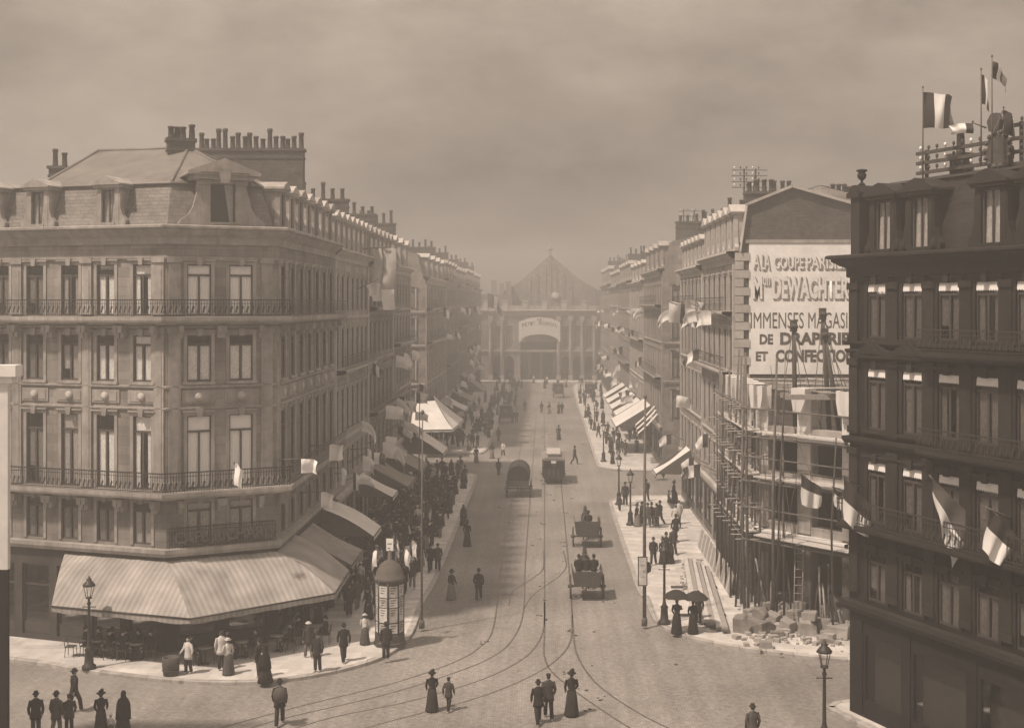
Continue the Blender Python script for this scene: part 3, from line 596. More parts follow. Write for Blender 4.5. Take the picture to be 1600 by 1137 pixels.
for z, h in ((10.98, .12), (11.95, .12), (17.72, .14), (14.62, .1)): molding(L1, poly, BAND(z, .11, h), 'trim', 'string_course')
for z in (15.03, 7.27):
    molding(L1, poly, SLAB(z, .8), 'trim', 'balcony'); railing(L1, poly, .72, z, .78 if z > 10 else .92)
rb = railing(L1, [P1+(P2-P1)*.02, P2-(P2-P1)*.02], .2, 4.73, .95)
# roof
mb = MB(); mb.sweep(poly, [(-.15, 19.14), (-.3, 19.5), (-.62, 20.4), (-.85, 21.0), (-.8, 21.08)]); part('roof', mb, Mt['slate'], L1)
mb = MB(); mb.sweep(poly, [(-.78, 21.0), (-.7, 21.06), (-.74, 21.13), (-.9, 21.15)]); part('gutter', mb, Mt['zinc'], L1)
br = offset(poly, -.85); u0 = (P0-P1).normalized()
def rp(p, z): return (p[0], p[1], z)
Bl = Vector((*br[1], 0))+u0*7.4; Ra = Vector((-22.6, 61.6, 0)); Rb = Vector((-17.7, 60.4, 0)); Rc = Vector((-17.7, 71.6, 0)); Bk = Vector((-25.5, 67.5, 0))
up = MB(); zb, zr = 21.1, 23.35
up.quad(rp(Bl, zb), rp(br[1], zb), rp(Rb, zr), rp(Ra, zr)); up.quad(rp(br[1], zb), rp(br[2], zb), rp(Rb, zr)); up.quad(rp(br[2], zb), rp(br[3], zb), rp(Rc, zr), rp(Rb, zr))
up.quad(rp(Bk, zb), rp(Bl, zb), rp(Ra, zr)); up.quad(rp(Bk, zb), rp(Ra, zr), rp(Rb, zr), (-23.5, 67.5, zb)); up.quad((-23.5, 67.5, zb), rp(Rb, zr), rp(Rc, zr), (-24, 71.6, zb))
part('upper_roof', up, Mt['zinc'], L1)
fr2 = MB(); fr2.quad(rp(br[0], 21.12), rp(Bl, 21.12), rp(Bk, 21.12), (br[0][0]+2, br[0][1]+9, 21.12)); part('flat_roof', fr2, Mt['zinc'], L1)
rg = MB()
for a, b in ((rp(br[1], zb), rp(Rb, zr)), (rp(br[2], zb), rp(Rb, zr)), (rp(Bl, zb), rp(Ra, zr)), (rp(Ra, zr), rp(Rb, zr)), (rp(Rb, zr), rp(Rc, zr))): rg.limb([a, b], .09, 6)
part('ridge_capping', rg, Mt['zinc'], L1)
Mf = frame(P0, P1); Lf = dist(P0, P1)
for s in (3.06, 6.95, 9.75): dormer(L1, Mf @ T((Lf-s, -.05, 19.17)), 1.15, 2.0, 'tri')
Ms = frame(P2, P3)
for i in range(7): dormer(L1, Ms @ T((1.3+2.1*i, -.05, 19.17)), 1.2, 2.0, 'round', 'paletrim' if i % 2 else 'trim')
# great dormer on the chamfer
Mc = frame(P1, P2); Lc = dist(P1, P2); cx = Lc*.5
d = MB(); k = Mc @ T((cx, -.15, 19.17))
for s in (-1, 1):
    d.box(*sorted((s*.56, s*.9)), 0, 1.4, 0, 2.02, M=k); d.box(*sorted((s*.9, s*1.06)), .05, 1.2, 0, 2.02, M=k); d.box(*sorted((s*.52, s*1.1)), -.08, 0, 1.8, 2.0, M=k)
    d.prism([(s*1.06, 0), (s*1.95, 0), (s*1.85, .2), (s*1.5, .45), (s*1.3, .8), (s*1.18, 1.3), (s*1.06, 1.7)][::s], .1, .35, M=k)
d.box(-.56, .56, 0, 1.3, 1.86, 2.02, M=k); d.box(-.56, .56, -.06, .2, 0, .12, M=k); d.box(-1.35, 1.35, -.3, 1.6, 2.024, 2.22, M=k)
d.prism([(-1.62, 2.224), (1.62, 2.224), (1.62, 2.36), (0, 2.98), (-1.62, 2.36)], -.42, 3.2, M=k); d.prism([(-1.1, 2.33), (1.1, 2.33), (0, 2.75)], -.5, -.424, M=k); d.prism([(-.18, 1.84), (.18, 1.84), (.3, 2.5), (-.3, 2.5)], -.5, -.31, M=k)
gd = part('dormer', d, Mt['trim'], L1)
q = MB(); q.box(-.56, -.5, .2, .27, .12, 1.86, M=k); q.box(.5, .56, .2, .27, .12, 1.86, M=k); obj('window_frame', q.mesh('window_frame', Mt['woodframe']), gd)
q = MB(); q.quad((-.5, .23, .12), (.5, .23, .12), (.5, .23, 1.86), (-.5, .23, 1.86), M=k); obj('pane', q.mesh('pane', Mt['glass']), gd)
q = MB(); q.grid([[(.1+.12*(2-t)+(.42-.12*(2-t))*i/8, .27+.02*math.sin(i*2), z) for i in range(9)] for t, z in enumerate((.12, 1.0, 1.86))], M=k); obj('curtain', q.mesh('curtain', Mt['greycurtain']), gd)
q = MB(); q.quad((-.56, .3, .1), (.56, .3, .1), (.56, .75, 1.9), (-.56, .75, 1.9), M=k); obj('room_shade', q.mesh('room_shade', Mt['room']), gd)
# chimneys of the corner building
chimney(L1, (-18.6, 59.9), (-17.4, 60.4), .8, 22.6, 23.6, 4, rnd, (0, 2))
chimney(L1, at(80, 66, 0)[:2], at(106, 66, 0)[:2], .7, 20.8, 22.9, 2, rnd)
chimney(L1, (-20.4, 71.45), (-14.15, 71.45), .7, 20.5, 24.55, 17, rnd)
q = MB(); q.slab([(p[0], p[1]) for p in offset([P0, P1, P2, P3], -.4)]+[(back[0][0]+.2, back[0][1]-.2), (back[1][0]+.2, back[1][1]-.2)], 18.0, 18.2); part('attic_floor', q, Mt['timber'], L1)
# gilt lettering on the cafe balcony
dr = offset([P1, P2], .27); Mr = frame(Vector((*dr[0], 0)), Vector((*dr[1], 0)))
for wd, x0, x1 in (('CAFE', .3, 1.75), ('RICHARD', 2.05, 4.75)):
    o = obj('lettering', text_mesh(wd, x1-x0, .55, .02, mname='gilt'), rb, Mr @ T((x0, 0, 4.95)))
tagm = lambda *a: None
# ------------------------------------------------------------------ terraced street buildings
def row_building(label, side, X, d0, d1, zc, floors, nb, stone='midstone', trim='trim', roof='slate', mans=2.1, seed=1, balc=(), depth=13, fine=False, dorm=2, chim='far', near_wall=None, dstyle='tri', curtains=('greycurtain', 'dimcurtain', 'lace'), ww=1.05, surround=1, pots=8, ctop=1.75):
    rnd = random.Random(seed); sgn = -1 if side == 'L' else 1
    A, B = (V3(X, d0), V3(X, d1)) if side == 'L' else (V3(X, d1), V3(X, d0))
    root = thing('street_building', V3(X, (d0+d1)/2), label, 'building', 'buildings lining the street')
    M = frame(A, B); L = d1-d0; pit = L/nb; xs = [pit*(i+.5) for i in range(nb)]
    ops = [(x-ww/2, x+ww/2, a, b) for x in xs for a, b in floors]
    sh = []; k = 0
    while k < nb-1: sh.append((pit*k+.25, pit*(k+2)-.25, .3, 3.5)); k += 2
    if k < nb: sh.append((pit*k+.3, L-.3, .1, 3.2))
    m = MB(); wall_grid(m, L, 0, zc-.4, ops+sh, M)
    prof = [(.25, zc), (.85, zc+mans), (5.0, zc+mans+1.2), (9.5, zc+mans), (depth-.2, zc)]
    for x, e in ((0, 1), (L, -1)):
        pts = [(x, 0, 0), (x, 0, zc-.3)]+[(x, o, z) for o, z in prof]+[(x, depth, 0)]
        m.quad(*(pts if e < 0 else pts[::-1]), M=M)
    m.quad((0, depth, 0), (0, depth, zc), (L, depth, zc), (L, depth, 0), M=M)
    part('wall', m, Mt[stone], root)
    q = MB(); rows = [[(x, o, z+.02) for x in (0.0, L)] for o, z in prof[:2]]; q.grid(rows, 0, False, M); part('roof', q, Mt[roof], root)
    q = MB(); q.grid([[(x, o, z+.03) for x in (0.0, L)] for o, z in prof[1:4]], 0, False, M); q.grid([[(x, o, z+.02) for x in (0.0, L)] for o, z in prof[3:]], 0, False, M); part('upper_roof', q, Mt['zinc'], root)
    pl = [A, B]; molding(root, pl, CORN(zc, .9, .7), trim, 'cornice')
    for a, b in floors[1:]: molding(root, pl, BAND(a-.35, .12, .18), trim, 'string_course')
    molding(root, pl, BAND(4.1, .25, .45), trim, 'ledge')
    for x in (.22, L-.22):
        q = MB(); q.box(x-.2, x+.2, -.1, 0, 4.12, zc-.72, M=M); part('pilaster', q, Mt[trim], root)
    for bi in balc:
        z = floors[bi][0]-.04; molding(root, [A+(B-A)*.02, B-(B-A)*.02], SLAB(z, .7, .2), trim, 'balcony'); railing(root, [A+(B-A)*.02, B-(B-A)*.02], .62, z, .85, .16)
    for a, b in floors:
        for x in xs: window(root, M, x, a, ww, b-a, (rnd.choice(curtains), rnd.choice((0, 1, 2, 3)), rnd.random() < .6), fine, surround, trim)
    for a0, a1, z0, z1 in sh:
        s = MB(); s.box(a0, a0+.1, .05, .2, z0, z1, M=M); s.box(a1-.1, a1, .05, .2, z0, z1, M=M); s.box(a0+.1, a1-.1, .05, .2, z1-.35, z1, M=M); s.box(a0+.1, a1-.1, .05, .2, z0, z0+.5, M=M); s.box((a0+a1)/2-.05, (a0+a1)/2+.05, .06, .19, z0+.5, z1-.35, M=M)
        o = part('shopfront', s, Mt['darkpaint'], root); g_ = MB(); g_.quad((a0+.1, .13, z0+.5), (a1-.1, .13, z0+.5), (a1-.1, .13, z1-.35), (a0+.1, .13, z1-.35), M=M); obj('pane', g_.mesh('pane', Mt['glass']), o)
        f = MB(); f.box(a0-.1, a1+.1, -.12, -.002, z1+.05, z1+.5, M=M); part('fascia', f, Mt['darkpaint' if rnd.random() < .6 else trim], root)
    nd = max(int(nb/dorm+.5), 1)
    for i in range(nd): dormer(root, M @ T((L*(i+.5)/nd, .03, zc+.04)), 1.25, mans*.98, dstyle, trim)
    if near_wall:                                                          # windows on the end wall that faces the side street
        ea, eb = (V3(X-depth, d0-.1), V3(X, d0-.1)) if side == 'L' else (V3(X, d0-.1), V3(X+depth, d0-.1)); ME = frame(ea, eb)
        for a, b in floors:
            for i in range(5): window(root, ME, 1.4+i*2.5, a, ww, b-a, (rnd.choice(('lace', 'curtain', 'greycurtain')), 1, 1), fine, 1, trim)
        for a, b in floors[1:]: molding(root, [ea, eb], BAND(a-.35, .1, .18), trim, 'string_course')
    if chim:
        xe = (L-.4 if side == 'L' else .4) if chim == 'far' else (.4 if side == 'L' else L-.4)
        a = M @ Vector((xe, 1.3, 0)); b = M @ Vector((xe, 7.5, 0))
        if a.x > b.x: a, b = b, a
        chimney(root, a, b, .6, zc+mans-.6, zc+mans+ctop, pots, rnd)
    return root
FA = [(4.9, 6.6), (7.7, 10.4), (11.7, 14.1), (15.2, 17.3)]
FB = [(4.7, 6.7), (8.0, 10.6), (12.0, 14.3), (15.4, 17.2)]
FC = [(5.0, 7.6), (8.8, 11.2), (12.4, 14.6), (15.6, 17.3)]
row_building('pale stone house adjoining the cafe corner on the left of the street', 'L', -12.4, 71.6, 85.2, 18.9, FA, 7, 'pale', 'paletrim', seed=11, balc=(2,), dorm=1, ww=.95, pots=9)
row_building('grey stone house third from the cafe corner, tall banner on its front', 'L', -12.4, 85.2, 99, 18.6, FB, 6, 'midstone', 'trim', seed=12, balc=(1, 3), dorm=1, mans=2.4, pots=9)
row_building('stone house at the end of the first left block beside the side street', 'L', -12.4, 99, 112, 18.8, FC, 6, 'stone', 'paletrim', seed=13, balc=(2,), dorm=2, mans=2.3, pots=9)
row_building('corner house beyond the left side street, with a white tent awning', 'L', -12.4, 126.5, 152, 18.4, FA, 8, 'midstone', 'paletrim', seed=14, near_wall=1, balc=(2, 3), mans=2.4)
row_building('second house of the far left block, faded by haze', 'L', -12.4, 152, 173, 18.8, FB, 8, 'stone', 'trim', seed=15, balc=(1,), mans=2.2)
row_building('third house of the far left block, faded by haze', 'L', -12.4, 173, 194, 18.3, FC, 8, 'midstone', 'trim', seed=16, balc=(2,), mans=2.5)
row_building('fourth house of the far left block, dim against the sky', 'L', -12.4, 194, 215, 18.9, FA, 8, 'stone', 'trim', seed=17, mans=2.2)
row_building('last house on the left before the station forecourt', 'L', -12.4, 215, 236, 18.4, FB, 8, 'midstone', 'trim', seed=18, mans=2.6)
# right side: house with the painted gable, then its neighbours
def gable_house():
    root = row_building('house with a blank brick gable painted with a large white advertisement', 'R', 11.0, 70.4, 84.5, 18.65, FA, 6, 'pale', 'paletrim', seed=21, balc=(2, 3), dorm=1, mans=2.6, depth=18, curtains=('greycurtain', 'lace'), pots=7, ctop=.8)
    y = 70.4
    m = MB(); pr = [(11.35, 18.6), (11.72, 21.3), (14.3, 22.35), (18.5, 21.15), (24, 19.4), (29, 18)]
    m.add([(x, y-.06, z) for x, z in [(11.0, 4), (11.0, 18.6)]+pr+[(29, 4)]], [tuple(range(len(pr)+3))])
    part('gable', m, Mt['brickwall'], root)
    m = MB()
    for (x0, z0), (x1, z1) in zip(pr, pr[1:]): m.prism([(x0-.02, z0-.02), (x1, z1-.02), (x1, z1+.14), (x0-.05, z0+.14)], y-.28, y+.5)
    part('coping', m, Mt['paletrim'], root)
    for i in range(16):                                                    # toothed quoins at the street edge
        z0 = 10.6+i*.5; w_ = .85 if i % 2 else .5
        q = MB(); q.box(11.003, 11.0+w_, y-.16, y-.065, z0, z0+.46); part('quoin', q, Mt['paletrim'], root)
    s = MB(); s.box(11.82, 21.5, y-.11, y-.065, 11.55, 19.1); sg = part('painted_panel', s, Mt['signwhite'], root); sg['label'] = 'white painted advertisement panel on the brick gable'
    s = MB(); s.box(11.6, 21.6, y-.15, y-.065, 19.12, 19.32); part('band', s, Mt['trim'], root)
    k = 70.27/F; X_ = lambda px: (px-VX)*k; Z_ = lambda py: H-(py-VY)*k
    for wd, x0, x1, y0, y1, st_, bold in (('A', 1177, 1187, 396, 420, 1, .02), ('LA', 1190, 1203, 397, 421, 1, .02), ('COUPE', 1209, 1256, 400, 420, 1, .03), ('PARISIENNE', 1260, 1352, 400, 420, 1, .03),
            ('M', 1176, 1191, 431, 467, 1, .05), ('on', 1192, 1203, 431, 446, 1, .03), ('DEWACHTER', 1207, 1327, 431, 467, 1, .055), ('FRERES', 1333, 1400, 431, 467, 1, .05),
            ('IMMENSES', 1173, 1256, 488, 513, 0, .0), ('MAGASINS', 1263, 1347, 488, 513, 0, .0), ('DE', 1187, 1208, 522, 538, 0, .045), ('DRAPERIES', 1219, 1339, 519, 539, 0, .05), ('ET', 1181, 1200, 549, 564, 0, .045), ('CONFECTIONS', 1212, 1346, 546, 566, 0, .05)):
        w_, h = X_(x1)-X_(x0), Z_(y0)-Z_(y1)
        if st_:
            for t in (1, 2, 3): obj('lettering', text_mesh(wd, w_, h, bold+.02, mname='lettershade'), sg, T((X_(x0)+.035*t, y-.1185-.0015*(4-t)+.004, Z_(y1)-.05*t)))
            obj('lettering', text_mesh(wd, w_, h, bold-.015, mname='letterpale'), sg, T((X_(x0), y-.125, Z_(y1))))
        else: obj('lettering', text_mesh(wd, w_, h, bold), sg, T((X_(x0), y-.12, Z_(y1))))
    rnd = random.Random(5)
    chimney(root, (11.9, 72.2), (13.7, 72.2), .6, 20.9, 22.1, 4, rnd, (0, 2)); chimney(root, (17.0, 74), (18.7, 74), .6, 20.8, 22.0, 5, rnd, (0, 2)); chimney(root, (14.9, 80), (16.3, 80), .6, 22, 22.8, 3, rnd, (0,))
    return root
gable_house()
row_building('house between the painted gable and the right side street', 'R', 11.0, 84.5, 98, 18.3, FB, 6, 'midstone', 'paletrim', seed=22, balc=(3,), mans=2.0, dorm=1)
row_building('house on the far corner of the right side street, tall chimney stack', 'R', 11.0, 113.5, 134, 18.9, FC, 8, 'midstone', 'trim', seed=23, near_wall=1, balc=(1, 3), mans=2.5, chim='near')
row_building('second house of the far right block, faded by haze', 'R', 11.0, 134, 156, 18.2, FA, 8, 'pale', 'paletrim', seed=24, balc=(2,), mans=2.2)
row_building('third house of the far right block, faded by haze', 'R', 11.0, 156, 180, 18.6, FB, 9, 'midstone', 'trim', seed=25, balc=(1,), mans=2.5)
row_building('fourth house of the far right block, dim against the sky', 'R', 11.0, 180, 205, 18.3, FC, 9, 'pale', 'trim', seed=26, mans=2.3)
row_building('last house on the right before the station forecourt', 'R', 11.0, 205, 236, 19.0, FA, 10, 'midstone', 'trim', seed=27, mans=3.0)

# ------------------------------------------------------------------ railway station closing the street
def station():
    Y = 247.0; root = thing('railway_station', (0, Y, 0), 'railway station front with a wide central arch and gabled roof at the street end', 'station')
    X_ = lambda px: (px-VX)/F*Y; Z_ = lambda py: zz(py, Y)
    a0, a1 = X_(813), X_(873); M = frame((-30, Y), (34, Y)); off = 30
    ops = [(a0+off, a1+off, .16, Z_(534))]; bays = [-27, -23.3, -19.6, -16, X_(778), X_(796), X_(884), X_(903), X_(921), X_(940), 15, 18.7, 22.4, 26, 29.7]
    for x in bays:
        ops += [(x+off-.95, x+off+.95, .16, 5.2), (x+off-.7, x+off+.7, 7.0, 11.2)]
    m = MB(); wall_grid(m, 64, 0, 14.2, ops, M, .6); m.quad((-30, Y, 0), (-30, Y+40, 0), (-30, Y+40, 14.2), (-30, Y, 14.2)); m.quad((34, Y, 0), (34, Y, 14.2), (34, Y+40, 14.2), (34, Y+40, 0))
    part('wall', m, Mt['midstone'], root)
    pl = [V3(-30, Y), V3(34, Y)]; molding(root, pl, CORN(14.4, 1.3, 1.1), 'stationstone', 'cornice'); molding(root, pl, BAND(6.3, .3, .5), 'stationstone', 'string_course')
    for i, x in enumerate(bays):
        for x_ in (x-1.5,):
            c = MB(); c.box(x_-.45, x_+.45, Y-.75, Y, .16, 1.2); c.lathe([(.38, 1.2), (.34, 7), (.3, 11.6), (.42, 11.9), (.45, 12.3)], 10, M=T((x_, Y-.4, 0))); c.box(x_-.5, x_+.5, Y-.85, Y, 12.3, 13.2); part('column', c, Mt['stationstone'], root)
        a = MB(); pts = [(x-.95, 4.0), (x-.95, 5.25), (x+.95, 5.25), (x+.95, 4.0)]+[(x+.95*math.cos(t*math.pi/8), 4.0+1.1*math.sin(t*math.pi/8)) for t in range(1, 8)]
        a.prism(pts, Y+.05, Y+.3); part('arch_head', a, Mt['pale'], root)
        f = MB(); f.box(x-.95, x-.85, Y+.35, Y+.42, .16, 5); f.box(x+.85, x+.95, Y+.35, Y+.42, .16, 5); f.box(x-.05, x+.05, Y+.35, Y+.42, .16, 5); f.box(x-.85, x+.85, Y+.36, Y+.41, 2.6, 2.75); o = part('doorway', f, Mt['darkpaint'], root)
        g_ = MB(); g_.quad((x-.95, Y+.39, .16), (x+.95, Y+.39, .16), (x+.95, Y+.39, 5), (x-.95, Y+.39, 5)); obj('pane', g_.mesh('pane', Mt['glass']), o)
        window(root, M, x+off, 7.0, 1.4, 4.2, ('dimcurtain', 1, 1), False, 1, 'paletrim')
    # arched canopy front with its banner
    xc = (a0+a1)/2; hw = (a1-a0)/2; zs = Z_(534); za = Z_(522)
    arc = [(xc-hw*math.cos(math.pi*t/12), zs+(za-zs)*math.sin(math.pi*t/12)) for t in range(13)]
    b = MB(); b.prism([(a0-.3, zs), (a0-.3, Z_(503)), (xc-hw*.6, Z_(497)), (xc, Z_(495)), (xc+hw*.6, Z_(497)), (a1+.3, Z_(503)), (a1+.3, zs)]+arc[::-1], Y-1.1, Y-.9)
    bn = part('banner', b, Mt['newstone'], root); bn['label'] = 'pale arched name board over the great opening'
    for i, ch in enumerate('PETIT JOURNAL'):
        if ch == ' ': continue
        t = (i-6)/6.5; obj('lettering', text_mesh(ch, .42, .75, .03), bn, T((xc+t*hw*.92-.2, Y-1.115, Z_(507.5)-.5*t*t)))
    obj('lettering', text_mesh('LE', .9, .55, .03), bn, T((xc-.45, Y-1.115, Z_(501))))
    q = MB(); q.box(a0-1, a1+1, Y+22, Y+22.2, .16, 12); q.box(a0-1.2, a0-1, Y+.7, Y+22, .16, 12); q.box(a1+1, a1+1.2, Y+.7, Y+22, .16, 12); part('hall_back', q, Mt['soot'], root); q = MB(); q.box(a0-.9, a1+.9, Y+.7, Y+22, Z_(522)+.3, Z_(522)+.6); part('hall_ceiling', q, Mt['soot'], root)  # hall surfaces coloured near-black to stand in for the shade inside the arch
    for px in (826, 845, 866): c = MB(); c.lathe([(.45, .16), (.32, .5), (.28, 5), (.5, 5.4)], 8, M=T((X_(px), Y+4, 0))); part('hall_column', c, Mt['midstone'], root)
    # attic with balustrade piers and the train shed gable behind
    q = MB(); q.box(-30, 34, Y+.3, Y+.8, 14.45, 15.3)
    part('parapet', q, Mt['pale'], root)
    for x in range(-28, 34, 4): q = MB(); q.box(x-.5, x+.5, Y+.1, Y+.95, 14.45, 16.1); q.box(x-.62, x+.62, Y, Y+1.05, 16.1, 16.35); part('pier', q, Mt['paletrim'], root)
    q = MB(); ys = Y+14; zq = lambda py: zz(py, ys); xq = lambda px: (px-VX)/F*ys
    q.prism([(xq(782), 10), (xq(782), zq(458)), (xq(812), zq(440)), (xq(860), zq(398)), (xq(908), zq(438)), (xq(940), zq(456)), (xq(940), 10)], ys, ys+50); part('shed_gable', q, Mt['midstone'], root); q = MB(); q.box(-29.9, 33.9, Y+30, Y+30.2, .16, 14.2); q.box(-29.9, 33.9, Y+1, Y+30, 13.9, 14.1); part('rear_wall', q, Mt['soottrim'], root)
    for px, top in ((828, 436), (840, 426), (852, 415), (860, 408), (869, 415), (881, 426), (893, 436)): r_ = MB(); r_.box(xq(px)-.15, xq(px)+.15, ys-.2, ys-.004, 15, zq(top)); part('glazing_bar', r_, Mt['midstone'], root)
    r_ = MB(); r_.box(xq(858.5), xq(861.5), ys-.4, ys+.6, zq(400), zq(391)); r_.lathe([(.5, 0), (.55, .3), (.2, .7), (0, 1.3)], 8, M=T((xq(860), ys, zq(391)))); part('finial', r_, Mt['midstone'], root)
    r_ = MB(); r_.box(xq(930), 34, ys-2, ys+40, 14, zq(453)); r_.box(-30, xq(800), ys-2, ys+40, 14, zq(460)); part('side_roof', r_, Mt['zinc'], root)
    for px, t in ((772, 438), (784, 443), (795, 440)): r_ = MB(); r_.box(xq(px)-.5, xq(px)+.5, ys-1.9, ys, 14, zq(t)); part('roof_stack', r_, Mt['midstone'], root)
    cl = MB(); cl.lathe([(0, 0), (.95, 0), (.95, .12), (0, .14)], 16, M=T((xq(868), ys-.2, zq(463))) @ Matrix.Rotation(R(90), 4, 'X')); part('clock_face', cl, Mt['stationstone'], root)
station()
# ------------------------------------------------------------------ building under construction (right)
C0, C1, C2, C3 = V3(11.0, 70.3), V3(11.0, 61.5), V3(14.4, 57.4), V3(22, 54.2)
def site():
    root = thing('unfinished_building', C1, 'roofless stone building under construction behind scaffolding', 'building'); rnd = random.Random(31)
    zf = [4.3, 7.0, 9.15]; top = 11.35
    for (a, b, nb) in ((C0, C1, 5), (C1, C2, 2), (C2, C3, 3)):
        M = frame(a, b); L = dist(a, b); pit = L/nb
        ops = []
        for i in range(nb):
            x0, x1 = pit*i+.42, pit*(i+1)-.42
            ops += [(x0, x1, .05, 3.6), (x0, x1, 4.75, 6.65), (x0, x1, 7.25, 8.85)]
            ops += [(x0, x1, 9.5, top)]
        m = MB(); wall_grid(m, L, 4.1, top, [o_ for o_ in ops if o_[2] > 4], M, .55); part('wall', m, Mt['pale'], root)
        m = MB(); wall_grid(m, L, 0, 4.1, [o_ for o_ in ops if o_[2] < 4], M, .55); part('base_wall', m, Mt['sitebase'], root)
        # dressed blocks of each pier, one by one
        for i in range(nb+1):
            x = pit*i; w0, w1 = max(x-.40, 0.02), min(x+.40, L-.02)
            z = .05; k = 0
            while z < top-.3:
                h = .62; ztop = min(z+h, top)
                if not any(z < q < ztop for q in ()):
                    mid = (w0+w1)/2+(.1 if k % 2 else -.1)
                    for p0, p1 in ((w0, mid-.008), (mid+.008, w1)):
                        q = MB(); q.box(p0, p1, -.045-rnd.random()*.012, -.003, z+.008, ztop-.008, M=M); part('block', q, Mt['newstone' if z > 6.9 else 'pale' if z > 4 else 'sitebase'], root)  # tone steps down with height: sunlit top and shaded foot put into the colour
                z += h; k += 1
            q = MB(); q.prism([(x-.3, top-1.0), (x+.3, top-1.0), (x+.42, top-.35), (x+.42, top+.15), (x-.42, top+.15), (x-.42, top-.35)], -.5, .4, M=M); part('corbel', q, Mt['newstone'], root)
        for z in zf:
            s = MB(); s.sweep([a, b], BAND(z, .42, .22)); part('ledge', s, Mt['newstone'], root)
    for z in (4.2, 7.0, 9.2):                                              # floors inside the shell
        q = MB(); q.slab([(C0.x+.5, C0.y), (C1.x+.5, C1.y+.3), (C2.x+.3, C2.y+.6), (C3.x, C3.y+.6), (24, 70.2)], z-.25, z); part('floor_slab', q, Mt['darkwood'], root)
    q = MB(); q.quad((24, 70.2, 0), (24, 54, 0), (24, 54, top), (24, 70.2, top)); q.quad((12, 66, 0), (23.9, 62, 0), (23.9, 62, 9), (12, 66, 9)); part('inner_wall', q, Mt['soot'], root)  # near-black wall and dark slabs put the shade of the rooms into colour
    for i in range(20):                                                     # loose boards on the top floor
        x = rnd.uniform(12.2, 20); y = rnd.uniform(59, 68); L = rnd.uniform(1.5, 3.5)
        q = MB(); q.box(-L/2, L/2, -.12, .12, 0, .05, M=T((x, y, 11.4+rnd.random()*.12)) @ RZ(rnd.uniform(-.5, .5))); part('board', q, Mt['palewood'], root)
    q = MB()
    for i in range(9): q.box(11.6, 23.5, 58.5+i*1.25, 58.68+i*1.25, 11.0, 11.25)
    part('joists', q, Mt['timber'], root)
    return root
site()
def scaffold():
    root = thing('scaffolding', V3(10.2, 66), 'pole scaffolding with plank stages along the unfinished street front', 'scaffolding'); rnd = random.Random(8)
    pts = []; a, b = V3(10.15, 71.5), V3(10.15, 60.6)
    for i in range(11): pts.append(a+(b-a)*i/10)
    c, d = V3(10.3, 60.2), V3(13.6, 55.9)
    outer = pts+[c+(d-c)*t for t in (.25,)]
    for i, p in enumerate(outer):
        h = rnd.uniform(11.5, 13.4); q = MB(); q.limb([p, p+Vector((rnd.uniform(-.15, .15), rnd.uniform(-.2, .2), h/2)), p+Vector((rnd.uniform(-.2, .25), rnd.uniform(-.3, .3), h))], [.085, .075, .055], 7); part('standard', q, Mt['pole'], root)
        q = MB(); p2 = p+Vector((.6, .4, 0)); q.limb([p2, p2+Vector((rnd.uniform(-.1, .1), 0, rnd.uniform(9, 11.5)))], [.07, .05], 6); part('standard', q, Mt['pole'], root)
    for z in (3.9, 5.5, 6.8, 8.0, 9.0, 10.4):
        q = MB(); q.limb([V3(10.02, 72)+Vector((0, 0, z+.1)), V3(10.02, 60.2)+Vector((0, 0, z+rnd.uniform(-.15, .15)))], .035, 6); part('ledger', q, Mt['pole'], root)
        q = MB(); q.limb([V3(10.0, 60.6)+Vector((-.2, 0, z+.05)), V3(14.6, 56.2)+Vector((0, 0, z-.1))], .04, 6); part('ledger', q, Mt['pole'], root)
        for i in range(9):
            y = 71-i*1.3; q = MB(); q.limb([(9.7+rnd.uniform(-.25, .1), y, z), (11.2, y+rnd.uniform(-.2, .2), z)], .03, 6); part('putlog', q, Mt['timber'], root)
    for z in (4.05, 6.95, 9.15):
        for k in range(4):
            for i in range(4):
                y1 = 71.6-i*2.7; q = MB(); q.box(10.08+k*.22, 10.27+k*.22, y1-2.65+rnd.uniform(0, .2), y1, z+.06+rnd.random()*.05, z+.12+rnd.random()*.05); part('plank', q, Mt['palewood'], root)
        M = frame(V3(10.35, 60.3), V3(14.0, 55.9))
        for k in range(3):
            for i in range(2): q = MB(); q.box(i*2.85, i*2.85+2.8, k*.25, k*.25+.22, z+.06+rnd.random()*.05, z+.12+rnd.random()*.05, M=M); part('plank', q, Mt['palewood'], root)
    for i in range(3):
        y = 70-i*3.4; q = MB(); q.limb([(10.0, y, 4.2), (10.0, y-3.0, 8.8)], .045, 6); part('brace', q, Mt['pole'], root)
scaffold()
